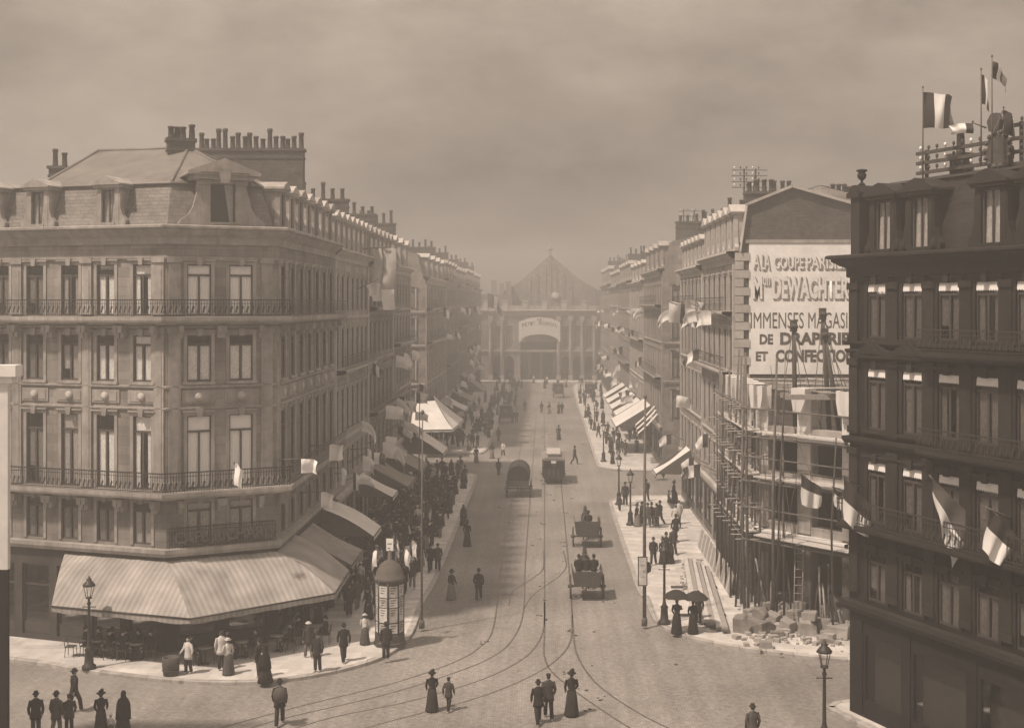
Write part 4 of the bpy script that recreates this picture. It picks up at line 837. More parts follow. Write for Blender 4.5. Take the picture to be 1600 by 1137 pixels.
def clutter():
    rnd = random.Random(61); root = thing('site_poles', V3(11, 62), 'tangle of extra dark poles, ladders and ropes about the unfinished corner', 'poles')
    for i in range(7):
        t = i/6; p = V3(9.9, 70).lerp(V3(9.75, 61), t*1.3) if t < .75 else V3(10.2, 60.4).lerp(V3(13.4, 56.5), (t-.75)*4)
        q = MB(); h = rnd.uniform(7, 13); q.limb([p+Vector((0, 0, .14)), p+Vector((rnd.uniform(-.2, .3), rnd.uniform(-.3, .3), h*.55)), p+Vector((rnd.uniform(-.3, .6), rnd.uniform(-.5, .5), h))], [.06, .05, .035], 6); part('pole', q, Mt['darkwood'], root)
    for i in range(9):
        a = Vector((10.3+rnd.uniform(0, 3), 60-rnd.uniform(0, 2.5), rnd.uniform(6, 13))); q = MB(); q.limb([a, a+Vector((rnd.uniform(-1.5, 1.5), rnd.uniform(-.5, .5), -rnd.uniform(3, 6)))], .014, 5); part('rope', q, Mt['darkwood'], root)
    for (x, y) in ((10.6, 63.5), (12.2, 58.6)):
        for s in (-.2, .2): q = MB(); q.limb([(x+s, y, .14), (x+s+.3, y+1.0, 4.6)], .03, 5); part('ladder_rail', q, Mt['timber'], root)
        for k in range(11): q = MB(); q.limb([(x-.2+.3*k/11, y+k/11, .5+k*.37), (x+.2+.3*k/11, y+k/11, .5+k*.37)], .018, 5); part('rung', q, Mt['timber'], root)
    for i in range(12): 
        x = rnd.uniform(10.6, 14.2); q = MB(); y = 70-(x-11)*2.9 if 0 else 61.5-(x-11)*1.2-rnd.uniform(.2, .8); q.limb([(x, y, .2), (x+rnd.uniform(-.6, .6), y+.9, rnd.uniform(2, 3.4))], .05, 5); part('leaning_plank', q, Mt[rnd.choice(('timber', 'darkwood'))], root)
clutter()
def derrick(px, d, z0, z1, lean, label):
    b = at(px, d, z0); t = b+Vector((lean, 0, z1-z0)); root = thing('derrick_pole', b, label, 'derrick')
    q = MB(); q.limb([b, b+(t-b)*.5, t], [.13, .12, .09], 8); part('mast', q, Mt['darkwood'], root)
    q = MB(); q.box(-.16, .16, -.14, .14, -.4, .2, M=T(t)); q.limb([t+Vector((-.15, -.18, -.1)), t+Vector((.15, -.18, -.1))], .1, 8); part('pulley_block', q, Mt['darkwood'], root)
    for dx, dy in ((-1.1, -.6), (1.4, .4), (.3, -1.2)):
        q = MB(); e = b+Vector((dx, dy, 0)); q.limb([t, (t+e)/2+Vector((0, 0, -.1)), e], .022, 5); part('rope', q, Mt['pole'], root)
derrick(1243, 61.5, 9.2, 14.6, -.1, 'short hoisting mast with pulley block standing before the painted advertisement')
derrick(1296, 61.5, 9.2, 15.2, -.35, 'leaning hoisting mast nearest the dark building')
derrick(1312, 60.5, 9.2, 14.2, -.75, 'steeply raked spar crossing the painted lettering')
# hoarding, timbers, stone
hr = thing('hoarding', V3(10.25, 66), 'low board hoarding leaning along the building site', 'fence'); rnd = random.Random(4)
for i in range(30):
    y = 77.5-i*.45; q = MB(); h = 1.15+rnd.uniform(-.08, .12); q.box(-.02, .02, 0, .42, 0, h, M=T((9.8+.012*i*0, y, .145)) @ Matrix.Rotation(R(12), 4, 'Y')); part('board', q, Mt['timber' if i % 3 else 'palewood'], hr)
for z in (.4, .95): q = MB(); q.box(9.83+z*.2, 9.9+z*.2, 64.2, 77.9, z+.14, z+.22); part('rail', q, Mt['darkwood'], hr)
tb = gp(1120, 935, .14)
for i in range(6):
    a = gp(1133-i*9.5, 990-i*3.4, .14); b = gp(1104-i*6.5, 893-i*3, .14)
    o = thing('timber_beam', a, ('squared beam lying against the hoarding, nearest the stone heap', 'second squared beam from the stone heap', 'third squared beam from the stone heap', 'fourth squared beam from the stone heap', 'fifth squared beam from the stone heap', 'outermost squared beam on the footway, nearest the umbrellas')[i], 'beam', 'beams stacked by the hoarding')
    M = frame(a, b); q = MB(); L = dist(a, b); q.box(0, L, -.13, .13, .14+.1, .14+.36, M=M); part('beam', q, Mt['palewood' if i % 2 else 'timber'], o)
    q = MB(); q.box(L*.3, L*.3+.12, -.135, .135, .238, .364, M=M); q.box(.0, .02, -.135, .135, .238, .363, M=M); part('iron_strap', q, Mt['darkwood'], o)
bl = MB(); 
for t in (.25, .7):
    a = gp(1133, 990, .14); b = gp(1104, 893, .14); c = a+(b-a)*t; q = MB(); q.box(c.x-2.2, c.x+.3, c.y-.1, c.y+.1, .145, .24); o = tag(part('bearer', q, Mt['darkwood'], None), 'dark timber bearer under the %s end of the stacked beams' % ('near' if t < .5 else 'far'), 'bearer')
rnd = random.Random(17); blocks = []
def stone_block(x, y, z, sx, sy, sz, rz, tilt=0):
    m = MB(); b = .03
    m.box(-sx/2, sx/2, -sy/2, sy/2, 0, sz)
    if tilt > .3: m = MB(); m.prism([(-sx/2, 0), (sx/2, 0), (sx/2, sz*.5), (sx*.1, sz), (-sx/2, sz)], -sy/2, sy/2)
    m.v = [(x_+rnd.uniform(-.09, .09)*sx, y_+rnd.uniform(-.09, .09)*sy, z_ if z_ < .01 else z_+rnd.uniform(-.12, .05)*sz) for x_, y_, z_ in m.v]
    me = m.mesh('stone_block', Mt['pale' if rnd.random() < .6 else 'midstone']); o = obj('stone_block', me); o.location = (x, y, z); o.rotation_euler = (tilt*.15, 0, rz)
    md = o.modifiers.new('b', 'BEVEL'); md.width = .03; md.segments = 1
    blocks.append(o); return o
for px, py, s in ((1162, 986, 1.0), (1186, 985, 1.25), (1176, 962, .9), (1208, 975, .9), (1200, 955, .8), (1222, 952, .8), (1230, 985, 1.0), (1248, 972, 1.1), (1262, 990, 1.2), (1285, 985, 1.2), (1300, 965, 1.3), (1310, 995, 1.1), (1275, 965, .9), (1240, 955, .7), (1215, 995, .6), (1290, 1003, .7), (1320, 975, 1.2), (1335, 985, 1.2)):
    p = gp(px, py, .14); stone_block(p.x, p.y, .14, s*rnd.uniform(.7, 1.1), s*rnd.uniform(.55, .8), s*rnd.uniform(.45, .75), rnd.uniform(-1.2, 1.2), rnd.uniform(-1.2, 1.6))
for px, py, s in ((1186, 985, .8), (1262, 990, .8), (1300, 965, .9), (1248, 972, .7)):
    p = gp(px, py, .14); stone_block(p.x+.1, p.y+.1, .14+.62, s*.8, s*.6, s*.55, rnd.uniform(-.9, .9), rnd.random()*.9)
ORD = 'first second third fourth fifth sixth seventh eighth ninth tenth eleventh twelfth thirteenth fourteenth fifteenth sixteenth seventeenth eighteenth'.split()
for low_ in (True, False):
  for i_, o in enumerate(sorted([b_ for b_ in blocks if (b_.location.z < .3) == low_], key=lambda b_: b_.location.x/b_.location.y)): tag(o, ORD[i_]+' rough stone block from the beams, lying '+('at the foot of the heap' if low_ else 'on top of the heap'), 'stone block', 'stone blocks heaped on the footway')
# rubble round the heap
rb_ = MB()
for i in range(420):
    p = gp(rnd.uniform(1150, 1335), rnd.gauss(980, 14), .14); s = min(abs(rnd.gauss(0, .1))+.03, .28); rb_.box(-s, s, -s*.7, s*.7, 0, s, M=T((p.x, p.y, .14)) @ RZ(rnd.uniform(0, 3)))
for i in range(120):
    p = gp(rnd.uniform(1062, 1100), rnd.uniform(875, 935), .14); s = rnd.uniform(.03, .1); rb_.box(-s, s, -s*.7, s*.7, 0, s, M=T((p.x, p.y, .14)) @ RZ(rnd.uniform(0, 3)))
tag(part('rubble', rb_, Mt['pale'], None), 'loose stone chips scattered round the heap and hoarding', 'rubble', kind='stuff')

# ------------------------------------------------------------------ dark building at the right edge
DA = Vector((11.62, 46.3, 0)); DU = Vector((.418, -.908, 0)).normalized(); DB = DA+DU*12.5
def dark_house():
    root = thing('corner_building', DA, 'dark soot-stained stone building at the right edge with pedimented windows', 'building'); rnd = random.Random(41)
    DR = DA+Vector((.908, .418, 0))*9; pl = [DR, DA, DB]; M = frame(DA, DB); L = 12.5
    xs = [1.55, 3.45, 5.25, 7.0, 8.75, 10.5]; fl = [(4.6, 6.4), (7.5, 9.75), (10.95, 13.2), (14.35, 16.35)]; ww = 1.02
    ops = [(x-ww/2, x+ww/2, a, b) for x in xs for a, b in fl]; sh = [(.7, 2.9, .2, 3.7), (3.3, 6.1, .2, 3.7), (6.5, 9.2, .2, 3.7), (9.6, 12, .2, 3.7)]
    m = MB(); wall_grid(m, L, 0, 17.0, ops+sh, M); 
    M2 = frame(DR, DA); xs2 = [1.4, 3.4, 5.4, 7.4]; wall_grid(m, 9, 0, 17.0, [(x-.5, x+.5, a, b) for x in xs2 for a, b in fl], M2)
    bk = DB+Vector((.908, .418, 0))*9; m.quad((DR.x, DR.y, 0), (DR.x, DR.y, 17.4), (bk.x, bk.y, 17.4), (bk.x, bk.y, 0)); m.quad((DB.x, DB.y, 0), (bk.x, bk.y, 0), (bk.x, bk.y, 17.4), (DB.x, DB.y, 17.4))
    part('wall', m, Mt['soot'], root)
    for x in xs2:
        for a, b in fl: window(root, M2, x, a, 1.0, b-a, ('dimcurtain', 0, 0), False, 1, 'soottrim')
    for i, (a, b) in enumerate(fl):
        for k, x in enumerate(xs):
            o = window(root, M, x, a, ww, b-a, ('veilcurtain', rnd.choice((0, 0, 2, 3)), 0), True, 2 if i in (2, 3) and k < 2 else 1, 'soottrim', 'darkpaint')
            if i in (1, 2, 3):                                              # little scalloped blind at each window head
                v = MB(); n = 9; top = [(-ww/2+.02+(ww-.04)*t/(2*n), .025, b-a-.02) for t in range(2*n+1)]; bot = [(p[0], -.01, b-a-.27-(.05 if t % 2 else 0)) for t, p in enumerate(top)]
                v.grid([top, bot], 0, False); obj('blind', v.mesh('blind', Mt['valance']), o)
    for x in xs[:2]:
        q = MB(); q.prism([(x-.95, 13.62), (x+.95, 13.62), (x+.95, 13.75), (x, 14.28), (x-.95, 13.75)], -.3, -.0, M=M); q.prism([(x-.6, 13.77), (x+.6, 13.77), (x, 14.1)], -.34, -.302, M=M); part('pediment', q, Mt['soottrim'], root)
    for x in (.3, 2.5, 4.35, 6.12, 7.88, 9.65, 11.6):
        for z0, z1 in ((4.75, 10.2), (10.75, 13.55), (14.2, 16.4)):
            q = MB(); q.box(x-.24, x+.24, -.1, -.002, z0, z1-.25, M=M); q.box(x-.3, x+.3, -.16, -.001, z1-.248, z1, M=M); q.box(x-.29, x+.29, -.14, -.001, z0-.002, z0+.25, M=M); part('pilaster', q, Mt['soottrim'], root)
    molding(root, pl, CORN(17.45, 1.2, .8), 'soottrim', 'cornice')
    for z, o_, h in ((4.4, .3, .35), (10.6, .22, .25), (13.9, .14, .14), (14.2, .2, .14), (16.72, .1, .12)): molding(root, pl, BAND(z, o_, h), 'soottrim', 'ledge')
    for z, s0, s1, h in ((7.42, .1, 12.3, .9), (13.95, 4.4, 12.3, .8), (10.6, 4.4, 12.3, .75)):
        a, b = DA+DU*s0, DA+DU*s1; molding(root, [a, b], SLAB(z, .75, .22), 'soottrim', 'balcony'); railing(root, [a, b], .68, z, h, .13)
    for x0, x1, z0, z1 in sh:
        s = MB(); s.box(x0, x0+.12, .06, .2, z0, z1, M=M); s.box(x1-.12, x1, .06, .2, z0, z1, M=M); s.box(x0+.12, x1-.12, .06, .2, z1-.5, z1, M=M); s.box(x0+.12, x1-.12, .06, .2, z0, z0+.6, M=M); o = part('shopfront', s, Mt['soot'], root)
        g_ = MB(); g_.quad((x0+.12, .13, z0+.6), (x1-.12, .13, z0+.6), (x1-.12, .13, z1-.5), (x0+.12, .13, z1-.5), M=M); obj('pane', g_.mesh('pane', Mt['glass']), o)
        f = MB(); f.box(x0, x1, .6, .64, z0, z1, M=M); obj('shop_shade', f.mesh('shop_shade', Mt['room']), o)  # dark sheet added for the shade of the shop behind the glass
    q = MB(); q.slab([(p.x, p.y) for p in (DR, DA, DB, bk)], 17.1, 17.3); part('attic_floor', q, Mt['timber'], root)
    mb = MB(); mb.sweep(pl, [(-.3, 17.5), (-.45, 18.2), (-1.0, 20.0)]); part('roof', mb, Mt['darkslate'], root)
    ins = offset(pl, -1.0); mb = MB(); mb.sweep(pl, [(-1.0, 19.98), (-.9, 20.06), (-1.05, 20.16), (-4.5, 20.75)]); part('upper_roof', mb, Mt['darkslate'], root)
    for x in (1.75, 3.7, 7.05, 9.0, 10.9): dormer(root, M @ T((x, .07, 17.5)), 1.35, 2.35, 'round', 'soottrim')
    q = MB(); q.box(.12, .62, -.05, .6, 17.47, 19.6, M=M); q.box(.0, .74, -.17, .72, 19.602, 19.8, M=M); q.prism([(.02, 19.802), (.72, 19.802), (.5, 20.08), (.24, 20.08)], -.1, .65, M=M); part('corner_pier', q, Mt['soottrim'], root)
    q = MB(); q.lathe([(.12, 0), (.2, .05), (.07, .16), (.06, .25), (.2, .38), (.24, .55), (.16, .66), (.27, .72), (.27, .8), (.05, .84)], 12, M=M @ T((.37, .27, 20.08)) @ Matrix.Diagonal((.75, .75, .75, 1))); part('urn', q, Mt['soottrim'], root)
    for sx in (.9, 2.8): 
        for k in (-1, 1):
            q = MB(); q.lathe([(.1, 0), (.14, .1), (.12, .25), (.05, .4), (0, .5)], 8, M=M @ T((sx+.85+k*.75, .1, 17.5))); part('finial', q, Mt['soottrim'], root)
    chimney(root, (M @ Vector((3.4, 2.0, 0)))[:2], (M @ Vector((4.0, 2.0, 0)))[:2], .5, 20.0, 20.85, 1, rnd)
    return root
dark_house()
Md = frame(DA, DB)
def rack(s0, s1, y, zs, zb, posts, label, dr=None, thk=.055):
    """telegraph wire rack in the dark building's frame"""
    M = dr or Md; o = thing('telegraph_rack', M @ Vector((s0, y, zb)), label, 'wire rack')
    for z in zs:
        q = MB(); q.box(s0, s1, y-thk, y+thk, z-thk*1.1, z+thk*1.1, M=M); part('crossarm', q, Mt['darkwood'], o)
        n = int((s1-s0)/.42)
        for i in range(n): q = MB(); x = s0+.2+i*.42; q.lathe([(.02, 0), (.02, .06), (.05, .08), (.05, .17), (.02, .2)], 6, M=M @ T((x, y, z+.06))); part('insulator', q, Mt['flagwhite' if i % 3 == 0 else 'pot'], o)
    for p in posts: q = MB(); q.box(p-.05, p+.05, y+thk+.002, y+thk+.1, zb, max(zs)+.12, M=M); part('post', q, Mt['darkwood'], o)
    q = MB(); q.limb([M @ Vector((posts[0]+.6, y+1.1, zb)), M @ Vector((posts[-1], y+.1, max(zs)))], .06, 6); part('strut', q, Mt['darkwood'], o)
    return o
rack(2.1, 5.9, 1.4, (20.42, 20.78, 21.14), 19.9, (2.5, 4.3), 'telegraph wire rack on the dark roof, left of the emblem')
rack(6.4, 12.3, 1.5, (20.3, 20.7, 21.15, 21.6), 19.9, (6.9, 9.0, 11.8), 'telegraph wire rack on the dark roof, right of the emblem')
em = thing('roof_trophy', Md @ Vector((6.1, 1.4, 19.9)), 'dark carved emblem on posts among the roof wires', 'emblem')
for k in (-.25, .35): q = MB(); q.limb([Md @ Vector((6.1+k, 1.4, 19.9)), Md @ Vector((6.1+k*.9, 1.4, 21.7))], [.09, .07], 7); part('post', q, Mt['darkwood'], em)
q = MB(); q.prism([(-.45, .0), (.45, 0), (.55, .5), (.35, .95), (0, 1.1), (-.35, .95), (-.55, .5)], -.12, .12, M=Md @ T((6.15, 1.4, 20.25))); part('shield', q, Mt['darkwood'], em)
for i in range(14):
    t = i/14*6.28; q = MB(); q.lathe([(0, 0), (.1, .05), (.08, .14), (0, .2)], 6, M=Md @ T((6.15+.58*math.cos(t), 1.3, 20.75+.58*math.sin(t)))); part('leaf_boss', q, Mt['darkwood'], em)
q = MB(); q.prism([(-.22, 0), (.22, 0), (.3, .35), (.12, .6), (-.12, .6), (-.3, .35)], -.1, .1, M=Md @ T((5.95, 1.4, 21.5))); part('crest', q, Mt['darkwood'], em)

# telegraph racks on other roofs
MI = T((0, 84, 0)); rack((1143-VX)/F*84, (1199-VX)/F*84, 0, [zz(p, 84) for p in (293, 284, 275, 266)], 21.5, ((1163-VX)/F*84, (1181-VX)/F*84), 'telegraph wire rack above the painted gable house', MI, .022)
MI = T((0, 132, 0)); rack((1060-VX)/F*132, (1094-VX)/F*132, 0, [zz(p, 132) for p in (346, 338, 330)], 21.8, ((1068-VX)/F*132, (1085-VX)/F*132), 'distant telegraph wire rack over the far right block', MI, .03)
# pale pier of a near house cut by the left edge of the view
E = at(12, 40); root = thing('house_corner', E, 'pale stuccoed house corner cut off by the left edge', 'building')
q = MB(); q.box(E.x-6, E.x, E.y, E.y+.2, 6.87, 12.9); part('wall', q, Mt['newstone'], root)
q = MB(); q.box(E.x-6, E.x+.05, E.y-.03, E.y+.24, 12.9, 13.0); q.box(E.x-6, E.x+.18, E.y-.1, E.y+.3, 13.002, 13.22); q.box(E.x-6, E.x+.34, E.y-.2, E.y+.36, 13.222, 13.6); part('cornice', q, Mt['canvas'], root)
q = MB(); q.box(E.x-6, E.x-.02, E.y+.02, E.y+.19, 0, 6.86); part('shopfront', q, Mt['soot'], root)
# ------------------------------------------------------------------ awnings
def awning(label, topa, topb, bota, botb, m='canvas', drop=.25, sides=True, sag=.08, cat='awning', group=None, frame_m='iron'):
    """sloped cloth between a wall edge (topa-topb) and an outer edge (bota-botb), with hanging valance and side arms"""
    ta, tb_, ba, bb = map(Vector, (topa, topb, bota, botb)); base = (ta+tb_)/2; root = thing('awning', (base.x, base.y, base.z), label, cat, group)
    n = 8; k = 6; rows = []
    for i in range(k+1):
        t = i/k; a = ta.lerp(ba, t); b = tb_.lerp(bb, t); s = -sag*math.sin(math.pi*t)
        rows.append([a.lerp(b, j/n)+Vector((0, 0, s*(1+.3*math.sin(j*1.7)))) for j in range(n+1)])
    q = MB(); q.grid(rows); part('cloth', q, Mt[m], root)
    e = rows[-1]; q = MB(); q.grid([e, [p+Vector((0, 0, -drop*(1 if j % 2 else .8))) for j, p in enumerate(e)]], 0, False); part('valance', q, Mt[m], root)
    q = MB(); q.limb([ba, bb], .035, 6); part('front_bar', q, Mt[frame_m], root)
    for a, b in ((ta, ba), (tb_, bb)):
        q = MB(); w_ = Vector((a.x, a.y, b.z)); q.limb([w_, b], .025, 6); part('arm', q, Mt[frame_m], root)
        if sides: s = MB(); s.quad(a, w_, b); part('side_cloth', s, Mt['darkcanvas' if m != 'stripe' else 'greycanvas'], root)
    return root
# cafe awning: striped, wrapping the corner
def cafe_awning():
    root = thing('awning', P1, 'large pale striped cafe awning wrapping the street corner', 'awning')
    off_ = offset(poly, .06); t0 = P1+(P0-P1).normalized()*5.4; n_ = Vector((-.313, -.95, 0))
    tops = [t0+n_*.06+Vector((0, 0, 4.2)), Vector((*off_[1], 4.2)), Vector((*off_[2], 4.2)), Vector((-12.34, 60.2, 4.2))]
    mids = [t0+n_*.06+Vector((-.4, 0, 0))]
    bots = [Vector((-21.4, 52.75, 2.5)), Vector((-14.85, 50.95, 2.42)), Vector((-9.5, 55.1, 2.5)), Vector((-9.55, 59.6, 2.55))]
    for i in range(3):
        q = MB(); rows = []; n = 28; k = 14; L = (bots[i+1]-bots[i]).length
        for r in range(k+1):
            t = r/k; s = .22*math.sin(math.pi*t)*(1-t*.3)
            a = tops[i].lerp(bots[i], t); b = tops[i+1].lerp(bots[i+1], t)
            rows.append([a.lerp(b, j/n)+Vector((0, 0, s-.045*abs(math.sin(j*math.pi/7))*t+.018*math.sin(j*1.3+r*1.4+i*2)*math.sin(r*.9+j*.4))) for j in range(n+1)])
        # panel frame: object x runs along the front bar so that the woven stripes follow it
        M = frame(bots[i], bots[i+1]); Mi = M.inverted(); q.grid([[Mi @ p for p in row] for row in rows])
        o = obj('cloth', q.mesh('cloth', Mt['stripe']), root, T(-P1) @ M)
        e = rows[-1]; q = MB(); q.grid([[Mi @ p for p in e], [Mi @ (p+Vector((0, 0, -.22))) for p in e]], 0, False); obj('valance', q.mesh('valance', Mt['stripe']), root, T(-P1) @ M)
        q = MB(); q.limb([bots[i], bots[i+1]], .04, 6); part('front_bar', q, Mt['iron'], root)
        for t in (0, .33, .66): 
            f = bots[i].lerp(bots[i+1], t); w_ = tops[i].lerp(tops[i+1], t); q = MB(); q.limb([Vector((w_.x, w_.y, 2.9)), f], .025, 5); part('arm', q, Mt['iron'], root)
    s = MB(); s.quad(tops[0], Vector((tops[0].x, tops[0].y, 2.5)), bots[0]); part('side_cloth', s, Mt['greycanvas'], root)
cafe_awning()
FX = -12.3
def lawn(label, d0, d1, out_, zt, zb, m, **k): return awning(label, (FX, d0, zt), (FX, d1, zt), (FX+out_, d0-.2, zb), (FX+out_, d1-.2, zb), m, **k)
lawn('dull grey awning right next to the striped cafe awning', 60.8, 64.6, 2.7, 4.0, 2.6, 'greycanvas')
lawn('bright canvas awning, first white one up the left pavement', 67.2, 70.2, 2.9, 4.3, 2.8, 'canvas', sag=-.15)
lawn('narrow white awning above the crowd, second up the left pavement', 79.6, 82.4, 2.4, 4.2, 3.0, 'canvas')
lawn('sagging grey awning behind the second white one', 86, 91, 2.7, 4.1, 2.7, 'greycanvas', sag=.2)
lawn('grey awning half hidden by flags in the left crowd', 94, 99, 2.8, 4.2, 2.7, 'greycanvas')
lawn('rolled white awning at the end of the first left block', 105, 109.5, 3.6, 4.8, 2.7, 'canvas', sag=-.12)
awning('big pale tent awning on the corner beyond the side street', (-13.6, 126.2, 5.4), (-11.4, 126.3, 5.6), (-13.6, 122.4, 2.9), (-9.3, 123.2, 2.9), 'canvas', sag=.1)
awning('side slope of the big tent awning', (-11.4, 126.3, 5.6), (-12.3, 134, 5.6), (-9.3, 123.2, 2.9), (-8.9, 134, 2.9), 'canvas', sag=.1)
lawn('far hazy awning on the left, near the station', 178, 186, 3.4, 5.4, 2.8, 'greycanvas')
lawn('pale awning past the tent awning on the left', 146, 152, 2.8, 4.2, 2.8, 'canvas'); lawn('dim awning in the haze past two others on the left', 160, 168, 2.8, 4.2, 2.8, 'greycanvas')
def rawn(label, d0, d1, out_, zt, zb, m, **k): return awning(label, (10.9, d1, zt), (10.9, d0, zt), (10.9-out_, d1, zb), (10.9-out_, d0, zb), m, **k)
rawn('pale awning at the corner before the right side street', 91, 93.6, 2.6, 4.7, 2.9, 'canvas', sag=.25)
rawn('dark boxed awning with white top over the far right pavement', 125, 134, 3.6, 5.2, 3.0, 'canvas', drop=.4)
for i in range(3): rawn(('lowest', 'middle', 'upper')[i]+' of three narrow striped awnings on the far right corner', 117.2+i*1.5, 118.2+i*1.5, 1.9, 5.0+i*.25, 3.1+i*.25, 'canvas', sides=False)
for i in range(4): rawn(('first', 'second', 'third', 'fourth')[i]+' pale awning past the boxed one on the right', 138+i*9, 144+i*9, 2.8, 4.6, 2.9, 'canvas')

# ------------------------------------------------------------------ flags
_fm = {}
def flag_cloth(w_, h, seed, bands, droop):
    key = (w_, h, seed, bands, droop)
    if key in _fm: return _fm[key]
    rnd = random.Random(seed); n = 24; rows = []
    ph = rnd.uniform(0, 6)
    for r in range(10):
        v = r/9; row = []
        for j in range(n+1):
            u = j/n; x = u*w_*(1-droop*.35*u); z = -v*h*(1-.12*u)-droop*u*u*w_*.75; y = .11*w_*math.sin(u*6+ph+v*1.8)*u**.6+.05*w_*math.sin(u*13+v*3+ph)*u+.04*math.sin(v*5+ph); z += .05*h*math.sin(u*7+ph)*u; x *= 1-.10*math.sin(v*3.1)*u
            row.append((x, y, z))
        rows.append(row)
    res = []
    for b in range(3):
        q = MB(); q.grid([row[b*8:b*8+9] for row in rows]); res.append(q.mesh('band', Mt[bands[b]]))
    _fm[key] = res; return res
TRI = ('flagdark', 'flagwhite', 'flagred'); WHT = ('flagwhite', 'flagwhite', 'flagwhite'); DW = ('flagdark', 'flagwhite', 'flagwhite')
def flag(label, base, tip, w_, h, bands=WHT, droop=.5, rz=0, seed=1, group=None, thick=.03):
    base, tip = Vector(base), Vector(tip); root = thing('flag', base, label, 'flag', group)
    q = MB(); q.limb([Vector((0, 0, 0)), tip-base], [thick, thick*.6], 6); q.lathe([(.02, 0), (thick*1.4, .04), (0, .1)], 6, M=T(tip-base)); obj('pole', q.mesh('pole', Mt['pole']), root)
    for me in flag_cloth(w_, h, seed, bands, droop): obj('cloth', me, root, T((tip-base)*.96) @ RZ(rz))
    return root
# roof flags of the dark building
def rf(px, d, y0, y1): p = at(px, d); return Vector((p.x, p.y, zz(y1, d))), Vector((p.x, p.y, zz(y0, d)))
b, t = rf(1442, 42.5, 138, 283); flag('dark and white flag flying from the leftmost roof pole', b, t, 1.25, 1.28, TRI, .18, .1, 3)
b, t = rf(1533, 40.2, 110, 260); flag('limp dark flag on the pole left of the tallest roof pole', b, t, .5, 1.0, TRI, 1.2, .2, 4)
b, t = rf(1550, 40, 90, 255); flag('small dark flag near the top of the tallest roof pole', b, t, .75, .55, TRI, .9, .3, 5)
flag('dark pennant drooping left of the roof emblem', at(1541, 40.3, zz(200, 40.3)), at(1520, 40.3, zz(192, 40.3)), .8, .35, DW, .1, math.pi, 6)
flag('ragged dark flag flaring above the roof emblem', at(1550, 40.3, zz(215, 40.3)), at(1568, 40.3, zz(170, 40.3)), .55, .8, ('flagdark',)*3, .6, .2, 7)
# facade flags of the dark building and the site: cloth drooping between four corners
def cloth4(label, d, base, tip, cor, split, m0, m1, m2=None, amp=.09):
    P_ = lambda q, dd=0: at(q[0], d+dd, zz(q[1], d+dd))
    b, t = P_(base, .9), P_(tip); root = thing('flag', b, label, 'flag'); q = MB(); q.limb([b, t], [.045, .03], 6); part('pole', q, Mt['pole'], root)
    A, B, C, D = [P_(c, .12*i) for i, c in enumerate(cor)]; n = 12; rows = []
    for r in range(n+1):
        v = r/n; a = A.lerp(D, v); e = B.lerp(C, v)
        rows.append([a.lerp(e, j/10)+Vector((.02*math.sin(v*7+j), amp*math.sin(j*1.15+v*2.2)*(.3+v), -.12*math.sin(math.pi*j/10)*v)) for j in range(11)])
    k = int(split*n)
    for lo, hi, m in ((0, k, m0), (k, n if m2 is None else (k+n)//2, m1))+(((k+n)//2, n, m2),)*(m2 is not None):
        q = MB(); q.grid(rows[lo:hi+1]); part('cloth', q, Mt[m], root)
cloth4('dark and white flag hanging before the corner edge of the dark building', 44.6, (1345, 760), (1316, 742), [(1318, 745), (1362, 790), (1359, 840), (1319, 812)], .5, 'flagdark', 'flagwhite')
cloth4('big drooping flag, dark above and white below, mid dark front', 40.6, (1490, 790), (1452, 742), [(1455, 745), (1524, 812), (1490, 889), (1462, 790)], .5, 'flagred', 'flagwhite')
cloth4('smaller dark and white flag right of the big drooping one', 38.2, (1590, 815), (1540, 792), [(1548, 796), (1590, 838), (1566, 884), (1536, 858)], .45, 'flagdark', 'flagwhite')
cloth4('white flag with dark edge beside the unfinished building', 55, (1312, 748), (1250, 738), [(1251, 740), (1284, 762), (1284, 791), (1253, 788)], .45, 'flagdark', 'flagwhite')
cloth4('scrap of white flag tucked beside the dark corner', 52, (1330, 770), (1300, 760), [(1303, 762), (1316, 774), (1316, 794), (1304, 790)], .3, 'flagdark', 'flagwhite')
# flags on the cafe building and along the left pavement
flag('white flag on the cafe balcony rail', at(372, 54.4, 8.3), at(366, 53.4, 8.6), .55, .95, WHT, .8, -.4, 21)
for i, (px, py, w_, h, dr) in enumerate(((472, 716, .9, .75, .25), (516, 694, .75, .85, .1), (503, 768, .75, .8, .4), (535, 730, .45, .9, 1.1), (553, 738, .5, .9, 1.0), (575, 700, .4, 1.0, 1.2), (599, 690, .9, .8, .5))):
    d = 11.2*F/(VX-px); flag(('white flag nearest the cafe balcony', 'square white flag hung high on the second house', 'white flag low over the first canvas awning', 'thin white streamer left of a pair above the crowd', 'thin white streamer right of a pair above the crowd', 'narrow white pennant between the flags and the tent awning', 'crumpled white flag above the grey awnings')[i],
        (-12.35, d+.2, zz(py, d)-.1), (-11.2, d, zz(py, d)), w_*(d/62), h*(d/62), WHT if i != 4 else DW, dr, .15, 30+i)
rnd = random.Random(77)
for i in range(46):
    d = rnd.uniform(74, 128) if i < 22 else rnd.uniform(132, 215); d = d if not 111 < d < 131 else d-18
    z = rnd.choice((5.0, 6.0, 7.6, 8.2, 11.5)) if i < 22 else rnd.choice((5, 7, 9, 12, 15))
    bd = rnd.choice((WHT, WHT, DW, TRI)); flag({WHT: 'small plain white flag', DW: 'small white flag with a dark hoist', TRI: 'small three-banded flag'}[bd]+(' over the crowd on the first left block' if d < 115 else ' hung out along the far left block'), (-12.35, d, z-.3), (-11.3, d-.2, z+.2), rnd.uniform(.9, 1.7), rnd.uniform(.6, 1.0), bd, rnd.uniform(.2, 1.1), rnd.uniform(-.5, .6), 40+i % 9, 'small flags along the left side')
